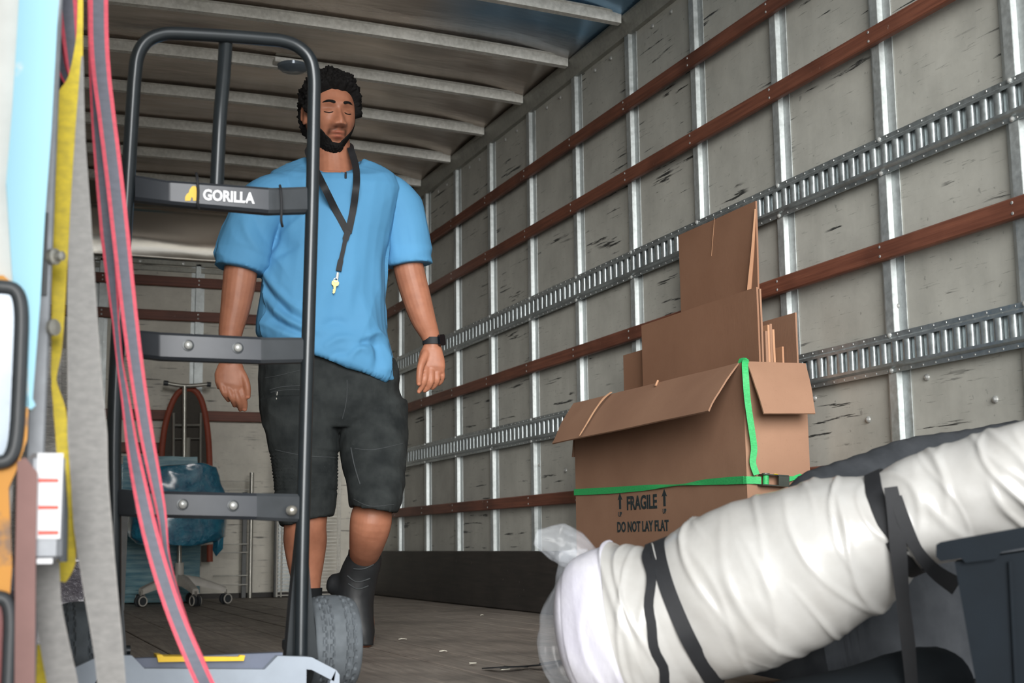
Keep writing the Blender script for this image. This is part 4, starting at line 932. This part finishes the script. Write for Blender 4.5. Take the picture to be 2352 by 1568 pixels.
hand([(993, 792, 20, .022, 0, 0), (991, 808, 26, .022, 0, -.004), (991, 826, 31, .020, 0, -.008), (993, 842, 30, .018, 0, -.010), (996, 856, 25, .014, 0, -.008)],
     [[(979, 842, .0112, -.012), (976, 868, .0105, -.024), (971, 884, .0092, -.018), (962, 899, .0076, -.008)],
      [(990, 846, .0115, -.014), (990, 873, .0106, -.022), (984, 889, .0093, -.012), (975, 897, .0077, -.002)],
      [(1002, 846, .0110, -.012), (1004, 870, .0100, -.018), (999, 884, .0088, -.006), (992, 891, .0073, .004)],
      [(1013, 842, .0100, -.008), (1016, 862, .0090, -.012), (1013, 875, .0080, 0), (1007, 882, .0066, .008)],
      [(978, 812, .0140, -.012), (967, 838, .0122, -.026), (963, 862, .0106, -.030), (962, 881, .0086, -.026)]])
limb(body, [(695, 930, .095), (700, 1050, .082, -.01), (704, 1150, .068, -.02), (701, 1205, .064, -.02), (701, 1245, .0655, .01), (702, 1295, .055, .02), (704, 1340, .043, .02), (706, 1380, .039, .02), (707, 1420, .040, .02)], 36, 8)
limb(body, [(835, 930, .095), (850, 1060, .070, -.07), (856, 1140, .054, -.11), (852, 1195, .0625, -.14), (843, 1245, .054, -.08), (834, 1285, .042, .02), (830, 1310, .040, .06)], 36, 8)
limb(body, [(707, 1425, .040, 0), (712, 1455, .042, -.08), (716, 1472, .038, -.16)], 16)
limb(body, [(830, 1310, .040, .04), (824, 1370, .040, .04), (832, 1430, .038, .02), (838, 1468, .03, .0)], 16)
bme = remesh(body, 'body', .0032, .5, man, 'skin', 1)
# skin tone attribute: lips, palms, nails keep their own colour; lids darker; mouth line and nostril shade painted in
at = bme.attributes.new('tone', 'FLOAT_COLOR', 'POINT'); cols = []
nails = [(M(562, 942, -.006), .0075), (M(569, 914, -.036), .0085), (M(961, 901, -.014), .007), (M(962, 885, -.034), .0085)]
for v in bme.vertices:
    x, y, z = W2H(v.co); c = V((1, 1, 1))
    if abs(x) < .1 and y > .02 and abs(z) < .13:
        l = min(1, 1.3*max(g2(x, z, 0, -.0578, .022, .0055), g2(x, z, 0, -.0695, .019, .007))); c = c.lerp(V((.98, .76, .80)), l)
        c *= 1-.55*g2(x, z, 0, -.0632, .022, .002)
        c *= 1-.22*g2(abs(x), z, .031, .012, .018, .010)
        must = g2(abs(x), z, .012, -.0495, .013, .0035)+g2(abs(x), z, .027, -.056, .006, .009)+.5*g2(abs(x), z, .030, -.072, .006, .012)+.6*g2(x, z, 0, -.081, .007, .004); c *= 1-.72*min(1, must)
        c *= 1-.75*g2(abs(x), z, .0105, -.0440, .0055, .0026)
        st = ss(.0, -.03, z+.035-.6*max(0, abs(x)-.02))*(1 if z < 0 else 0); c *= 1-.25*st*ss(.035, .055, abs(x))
    for q, r in nails:
        d = (v.co-q).length
        if d < r: c = V((1.35, 1.35, 1.4))
    cols += [c.x, c.y, c.z, 1]
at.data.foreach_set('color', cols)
for v in bme.vertices: v.co -= ORG[man.name]
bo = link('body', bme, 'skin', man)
from mathutils.bvhtree import BVHTree
def bvh(me): return BVHTree.FromPolygons([v.co+ORG[man.name] for v in me.vertices], [p.vertices[:] for p in me.polygons])
BB = bvh(bme)
def faceproj(x, z, off=.0015):
    h = BB.ray_cast(H2W(x, .25, z*1.07), -hy)
    return h[0]+h[1]*off if h[0] else H2W(x, .1, z)
for s in (-1, 1):
    MB().tube([faceproj(s*(.013+.036*t), .0285+.006*sin(pi*t*.8)-.003*t, .0008) for t in [k/10 for k in range(11)]], [.002]+[.0046]*3+[.004]*4+[.003, .002, .001], 8, flat=.5).build('eyebrow', 'hair', man, True)
    MB().tube([faceproj(s*(.018+.027*t), .0015-.0035*sin(pi*t), .0002) for t in [k/8 for k in range(9)]], [.0008]+[.0019]*7+[.0008], 6).build('eyelash', 'hair', man, True)
# hair and beard shells
def shell(mask, thick, name, clump, seed):
    vs = []; NA2, NE2 = 240, 170; ks = []
    for e in range(NE2+1):
        ph = -pi/2+pi*(e+.001)/(NE2+.002)
        for a in range(NA2):
            th = 2*pi*a/NA2; x, y, z = headpt(th, ph); az = abs((th+pi) % (2*pi)-pi); m_ = mask(az, z, x, y); n_ = V((x/.0765**2, y/.099**2, z/.118**2)).normalized()
            q = V((x, y, z)); c1 = noise.noise(q*clump+V((seed, 0, 0))); c2 = noise.noise(q*clump*2.6); c3 = noise.noise(q*clump*6); t_ = thick(az, z)
            vs.append(H2W(*(q+n_*(t_*(1+.34*c1+.42*c2+.25*c3)*m_-.010*(1-m_))))); ks.append(m_)
    fs = []
    for e in range(NE2):
        for a in range(NA2):
            f = (e*NA2+a, e*NA2+(a+1) % NA2, (e+1)*NA2+(a+1) % NA2, (e+1)*NA2+a)
            if max(ks[i] for i in f) > .02: fs.append(f)
    return MB().add(vs, fs).build(name, 'hair', man, True, angle=180)
def interp(tab, a):
    for (a0, z0), (a1, z1) in zip(tab, tab[1:]):
        if a <= a1: return z0+(z1-z0)*(a-a0)/(a1-a0)
    return tab[-1][1]
hl = [(0, .076), (.5, .073), (.8, .062), (1.0, .045), (1.12, .0), (1.3, -.005), (1.42, .022), (1.75, .022), (1.95, -.03), (2.4, -.065), (3.2, -.07)]
shell(lambda az, z, x, y: ss(-.004, .010, z-interp(hl, az)+.004*noise.noise(V((x*60, y*60, z*60)))), lambda az, z: .021+.008*ss(.04, .11, z), 'hair', 42, 3)
bl = [(0, -.086), (.25, -.084), (.42, -.074), (.6, -.062), (.85, -.042), (1.05, -.016), (1.2, .008), (1.36, .01), (1.5, -.05), (3.2, -.2)]
shell(lambda az, z, x, y: ss(-.004, .010, interp(bl, az)-z+.003*noise.noise(V((x*70, y*70, z*70)))), lambda az, z: .0010+.0014*ss(1.0, .6, az)+.0045*ss(-.08, -.11, z), 'beard', 70, 9)
# ---- shorts
sh = MB()
sh.rings([ring(756, 818, 150, .125, .06), ring(756, 840, 157, .128, .05), ring(758, 890, 159, .13), ring(764, 935, 163, .13), ring(766, 965, 158, .125), ring(766, 985, 140, .11)])
def leg_sh(st):
    rg = [ring(x, y, w_, dp, sl, 0, d) for x, y, w_, dp, sl, d in st]; x, y, w_, dp, sl, d = st[-1]
    rg += [ring(x, y-2, w_-8, dp-.011, sl, 0, d), ring(x, y-30, w_-12, dp-.026, sl, 0, d+.008)]; sh.rings(rg)
leg_sh([(690, 920, 92, .12, 0, 0), (694, 1000, 82, .11, 0, -.01), (700, 1060, 75, .105, 0, -.02), (703, 1120, 71, .10, -.05, -.02), (704, 1165, 65, .095, -.12, -.02), (704, 1194, 59, .09, -.2, -.02)])
leg_sh([(842, 920, 92, .12, 0, 0), (857, 1000, 77, .11, 0, -.05), (858, 1054, 71, .105, 0, -.09), (862, 1110, 64, .10, .05, -.13), (860, 1150, 58, .095, .1, -.16), (857, 1170, 53, .09, .12, -.17)])
sme = remesh(sh, 'shorts', .005, .5, man, 'denim', 3)
def fold(p, seed, s, dirv, stretch):
    d = V(dirv).normalized(); a = p.dot(d); q = p-d*a; return 1-2*abs(noise.noise((q*s+d*a*s*stretch)+V((seed, seed, 0))))
sme.update(); nrm = [v.normal.copy() for v in sme.vertices]
def zpx(y, d=0): return M(765, y, d).z
for v, n_ in zip(sme.vertices, nrm):
    p = v.co; a = .0055*fold(p, 4, 9, bx-UP*.25, .3)*.6+.004*fold(p, 8, 16, bx*.9+UP*.4, .35); r = 0
    lx = (p-MC).dot(bx)*KP+765
    if lx < 778 and zpx(1132) < p.z < zpx(1038): r = .0022*sin((p.z-.05*(lx-700)/KP)/.0092*2*pi)*ss(zpx(1132), zpx(1124), p.z)*ss(zpx(1038), zpx(1046), p.z); a *= .3
    v.co = p+n_*(a+r)
for v in sme.vertices: v.co -= ORG[man.name]
smoothen(sme, 180); so = link('shorts', sme, 'denim', man)
# ---- shirt
st = MB(); sec = [(768, 366, 66, .068, 0, 52), (768, 370, 76, .080, 0, 50), (767, 381, 106, .096, 0, 40), (766, 398, 136, .110, 0, 26), (764, 430, 150, .124, 0, 8), (760, 475, 146, .134, 0, 0), (757, 540, 134, .138, 0, 0), (746, 610, 138, .138, 0, 0), (739, 690, 140, .141, 0, 0), (741, 755, 149, .148, .10, 0), (748, 800, 157, .154, .24, 6), (754, 826, 160, .157, .34, 10)]
rg = [ring(768, 450, 46, .05), ring(768, 392, 58, .060, 0, 40)]+[ring(*q, d=.0) for q in sec]+[ring(754, 824, 148, .145, .34, 10), ring(752, 800, 146, .142, .28, 8)]
st.rings(rg)
def sleeve(cs):
    c = smoothpath([M(x, y, d) for x, y, r, d in cs], 5); r = lerps([q[2]/KP for q in cs], 5); e = c[-1]; t_ = (c[-1]-c[-2]).normalized()
    st.tube(c+[e-t_*.003, e-t_*.05], r+[r[-1]-.006, r[-1]-.008], 26, flat=1)
sleeve([(680, 448, 42, 0), (640, 452, 52, 0), (604, 478, 56, 0), (578, 530, 55, 0), (560, 585, 52, 0), (551, 620, 57, 0)])
sleeve([(850, 446, 42, 0), (888, 450, 50, 0), (916, 476, 53, 0), (929, 525, 52, 0), (936, 570, 50, 0), (940, 609, 56, 0)])
tme = remesh(st, 'tshirt', .0042, .5, man, 'shirt', 5); tme.update(); nrm = [v.normal.copy() for v in tme.vertices]
CREASE = [([(642, 530), (628, 570), (610, 610)], -.007, 8), ([(606, 600), (632, 655), (672, 700), (712, 720)], .008, 9), ([(604, 630), (628, 680), (668, 722), (716, 744)], -.008, 8), ([(600, 665), (640, 715), (690, 750), (735, 762)], .008, 9), ([(600, 700), (640, 740), (700, 768)], -.008, 8), ([(598, 735), (650, 762), (715, 790)], .007, 9),
 ([(705, 490), (672, 520), (640, 548)], .006, 9), ([(690, 560), (650, 580), (620, 612)], -.005, 9), ([(790, 560), (776, 640), (766, 730)], -.004, 14), ([(815, 600), (800, 680), (790, 740)], .004, 14), ([(836, 778), (862, 766), (892, 790)], .008, 8), ([(806, 806), (838, 786), (866, 800)], -.008, 8), ([(800, 822), (822, 800), (846, 812)], .007, 8), ([(856, 860), (862, 820), (858, 780)], -.007, 9), ([(880, 862), (884, 825), (876, 790)], .007, 9),
 ([(736, 752), (770, 738), (800, 748)], -.005, 10), ([(742, 800), (775, 778), (812, 776)], .007, 10), ([(740, 832), (775, 812), (800, 816)], -.006, 9), ([(893, 560), (884, 600), (878, 660)], -.006, 9), ([(870, 575), (868, 640), (872, 700)], .004, 12), ([(560, 500), (572, 545), (596, 585)], .005, 10), ([(580, 480), (596, 530), (614, 568)], -.005, 9), ([(905, 500), (902, 550), (912, 590)], .004, 10), ([(930, 500), (936, 550), (946, 580)], -.003, 9)]
CREASE = [([(p.x, p.y) for p in smoothpath([V((a, b, 0)) for a, b in pl], 4)], am, wd) for pl, am, wd in CREASE]
def creased(x, y):
    t = 0
    for pl, am, wd in CREASE:
        if not (min(q[0] for q in pl)-25 < x < max(q[0] for q in pl)+25 and min(q[1] for q in pl)-25 < y < max(q[1] for q in pl)+25): continue
        best = 1e9; f = 0
        for i in range(len(pl)-1):
            ax, ay = pl[i]; dx, dy = pl[i+1][0]-ax, pl[i+1][1]-ay; u = max(0, min(1, ((x-ax)*dx+(y-ay)*dy)/(dx*dx+dy*dy))); e = (x-ax-dx*u)**2+(y-ay-dy*u)**2
            if e < best: best = e; f = (i+u)/(len(pl)-1)
        t += am*exp(-best/wd**2)*sin(pi*min(1, max(0, .08+f*.84)))
    return t
for v, n_ in zip(tme.vertices, nrm):
    p = v.co; lx = (p-MC).dot(bx)*KP+765; y = 784-(p-CP).dot(CU)/((p-CP).dot(_F))*FPX
    low = ss(560, 800, y); lf = ss(760, 620, lx)
    a = .020*low*fold(p, 2, 6.5, bx*.8-UP*.55, .28)*(0.4+.6*lf)+.018*low*(1-lf)*fold(p, 11, 7, UP*.9+bx*.35, .3)+.007*fold(p, 5, 8, bx*.25+UP, .3)+.007*fold(p, 6, 5, UP-bx*.5, .3)
    a += .012*ss(690, 640, lx)*ss(480, 560, y)*fold(p, 21, 12, bx*.7-UP*.7, .25)
    hemy = 832+.34*(lx-754)+12; hf_ = ss(4, 40, hemy-y) if 612 < lx < 886 else ss(2, 24, (617+.25*(lx-551) if lx < 700 else 606-.27*(lx-940))-y)
    if n_.dot(by) > .1: a = a*.75+creased(784*0+1176+(p-CP).dot(CR)/((p-CP).dot(_F))*FPX, y)*1.25
    v.co = p+n_*(a-.004*low)*(.12+.88*hf_)
TB = BVHTree.FromPolygons([v.co for v in tme.vertices], [p.vertices[:] for p in tme.polygons])
for v in tme.vertices: v.co -= ORG[man.name]
smoothen(tme, 180); to = link('tshirt', tme, 'shirt', man)
def onshirt(x, y, off=.004):
    d = (CR*(x-1176)+CU*(784-y)+_F*FPX).normalized(); h = TB.ray_cast(CP, d); g_ = BB.ray_cast(CP, d)
    ds = [q[3] for q in (h, g_) if q[0]]+[(M(x, y, -.10 if y > 440 else -.025-.0018*max(0, y-346))-CP).length]
    return CP+d*(min(ds)-off)
MB().tube([ (lambda q: q)(r_) for r_ in ring(768, 369, 66, .071, 0, 52, 0, 40)], .0062, 10, closed=True).build('collar', 'collar', to, True)
# ---- lanyard with key
for pts, nm in (([(708, 350), (715, 368), (724, 388), (734, 408), (746, 432), (771, 482), (799, 534)], 'lanyard_strap'), ([(806, 344), (812, 362), (817, 382), (819, 402), (818, 430), (811, 482), (800, 534)], 'lanyard_strap')):
    c = smoothpath([M(pts[0][0]+(4 if pts[0][0] < 750 else -5), pts[0][1]-10, .045), M(pts[0][0]+(1 if pts[0][0] < 750 else -1), pts[0][1]-6, .01)]+[onshirt(x, y, .006) for x, y in pts], 6); MB().ribbon(c, .0215, [(CP-p).normalized() for p in c], .0025).build(nm, 'black', man, True)
c = smoothpath([onshirt(x, y, .009) for x, y in ((800, 530), (794, 548), (788, 575), (781, 605), (778, 622))], 5); MB().ribbon(c, [.019]*6+[.013]*8+[.017]*7, [(CP-p).normalized() for p in c], .004).build('lanyard_tail', 'black', man, True)
kp = [onshirt(x, y, .012) for x, y in ((776, 626), (774, 640), (771, 645), (766, 674))]
MB().tube([kp[0], kp[1]], [.004, .0045], 8).build('clip', 'chrome', man, True)
kd = (kp[3]-kp[2]).normalized(); tcv = (CP-kp[2]).normalized(); ks_ = kd.cross(tcv).normalized(); ko = kp[2]
prof_k = [(-.003, -.005), (.004, -.011), (.012, -.010), (.016, -.004), (.036, -.0035), (.040, 0), (.036, .0035), (.033, .002), (.029, .0038), (.025, .002), (.016, .004), (.012, .010), (.004, .011), (-.003, .005)]
MB().prism([ko+kd*a+ks_*b for a, b in prof_k], tcv*.002).build('key', 'brass', man)
MB().tube([ko-tcv*.0+kd*(.001+.006*cos(2*pi*k/16)-.004)+ks_*.006*sin(2*pi*k/16)+tcv*.003 for k in range(16)], .0012, 6, closed=True).build('key_ring', 'chrome', man, True)
q = onshirt(794, 404, .003); MB().tube([q+UP*.012, q-UP*.008], .0035, 8).build('microphone_clip', 'black', man, True)
# ---- wristwatch
wc, wd_ = M(994, 783), (M(995, 800)-M(988, 765)).normalized(); wu = bx; wv = wd_.cross(wu).normalized()
MB().ribbon([wc+wu*cos(2*pi*k/32)*.0315+wv*sin(2*pi*k/32)*.0315 for k in range(33)], .022, [(wu*cos(2*pi*k/32)+wv*sin(2*pi*k/32)) for k in range(33)], .003).build('watch_strap', 'black', man, True)
wn = (bx*.75+by*.65).normalized(); wt = wd_.cross(wn).normalized(); wl_ = wn.cross(wt)
pr_w = [(a*.015*1.0, b*.018) for a, b in ((-1, -.7), (-.7, -1), (.7, -1), (1, -.7), (1, .7), (.7, 1), (-.7, 1), (-1, .7))]
MB().prism([wc+wn*.031+wt*a+wl_*b for a, b in pr_w], wn*.009).build('watch_case', 'watchglass', man)
# ---- shorts details
def onsh(x, y, off=.002):
    d = (CR*(x-1176)+CU*(784-y)+_F*FPX).normalized(); h = SB.ray_cast(CP, d); return (h[0] or M(x, y, -.12))-d*off
SB = BVHTree.FromPolygons([v.co+ORG[man.name] for v in sme.vertices], [p.vertices[:] for p in sme.polygons])
MT['stitch'] = simple('grey_stitching', (60, 64, 66), .8)
for nm, pts, r in (('pocket_seam', [(608, 868), (640, 862), (690, 850)], .0012), ('pocket_zip', [(620, 895), (650, 888), (690, 886)], .0018), ('pocket_zip', [(622, 901), (650, 896), (690, 895)], .0012), ('knee_seam', [(632, 1033), (680, 1043), (720, 1048), (770, 1050)], .0014), ('fly_seam', [(797, 872), (797, 905), (793, 935), (786, 962)], .0012), ('knee_seam', [(806, 1028), (812, 1060), (820, 1090), (827, 1112)], .0022), ('thigh_seam', [(815, 1030), (860, 1032), (925, 1018)], .0012), ('hem_seam', [(812, 1146), (850, 1162), (905, 1158)], .0011)):
    MB().tube([onsh(x, y, .0006) for x, y in [(p.x, p.y) for p in smoothpath([V((a, b, 0)) for a, b in pts], 6)]], r, 6).build(nm, 'stitch', so, True)
MB().tube([onsh(637, 900), onsh(635, 916)], .0018, 6).build('zip_pull', 'chrome', so, True)
# ---- socks and high-top shoes
def loft_px(st_, name, mat, parent=man, vox=.005, n=24):
    m = MB(); m.rings([ring(x, y, w_, dp, sl, 0, d, n) for x, y, w_, dp, sl, d in st_]); return m.build(name, mat, parent, True, angle=70)
loft_px([(706, 1350, 34, .046, 0, .02), (706, 1375, 33, .045, 0, .02), (707, 1410, 34, .045, 0, .02)], 'sock', 'sock')
loft_px([(837, 1268, 36, .05, .2, -.03), (833, 1290, 35, .048, .2, .02), (830, 1312, 35, .046, .2, .04)], 'sock', 'sock')
m = MB(); limb(m, [(707, 1385, .050, .02), (708, 1425, .056, .01), (712, 1452, .052, -.07), (717, 1470, .044, -.15), (720, 1476, .036, -.20)], 20)
e = remesh(m, 'shoe', .006, .5, man, 'shoe', 2)
for v in e.vertices: v.co.z = max(v.co.z, .004); v.co -= ORG[man.name]
s1 = link('shoe', e, 'shoe', man)
m = MB(); limb(m, [(838, 1284, .054, .0), (824, 1322, .060, .03), (815, 1372, .060, .04), (822, 1420, .050, .02), (832, 1455, .040, .0), (838, 1478, .028, -.01)], 20); limb(m, [(818, 1352, .052, .05), (792, 1346, .050, .06), (772, 1342, .036, .07)], 16)
e = remesh(m, 'shoe', .006, .5, man, 'shoe', 2)
for v in e.vertices: v.co.z = max(v.co.z, .004); v.co -= ORG[man.name]
s2 = link('shoe', e, 'shoe', man)
SHB = BVHTree.FromPolygons([v.co+ORG[man.name] for v in e.vertices], [p.vertices[:] for p in e.polygons])
for pts in ([(812, 1306), (835, 1306), (858, 1296)], [(798, 1322), (820, 1336), (850, 1328)], [(800, 1340), (822, 1352), (846, 1345)]):
    cc_ = []
    for p in smoothpath([V((a, b, 0)) for a, b in pts], 5):
        d = (CR*(p.x-1176)+CU*(784-p.y)+_F*FPX).normalized(); h = SHB.ray_cast(CP, d); cc_.append((h[0] or M(p.x, p.y, -.05))-d*.003)
    MB().tube(cc_, .0020, 6).build('lace', 'stitch', s2, True)
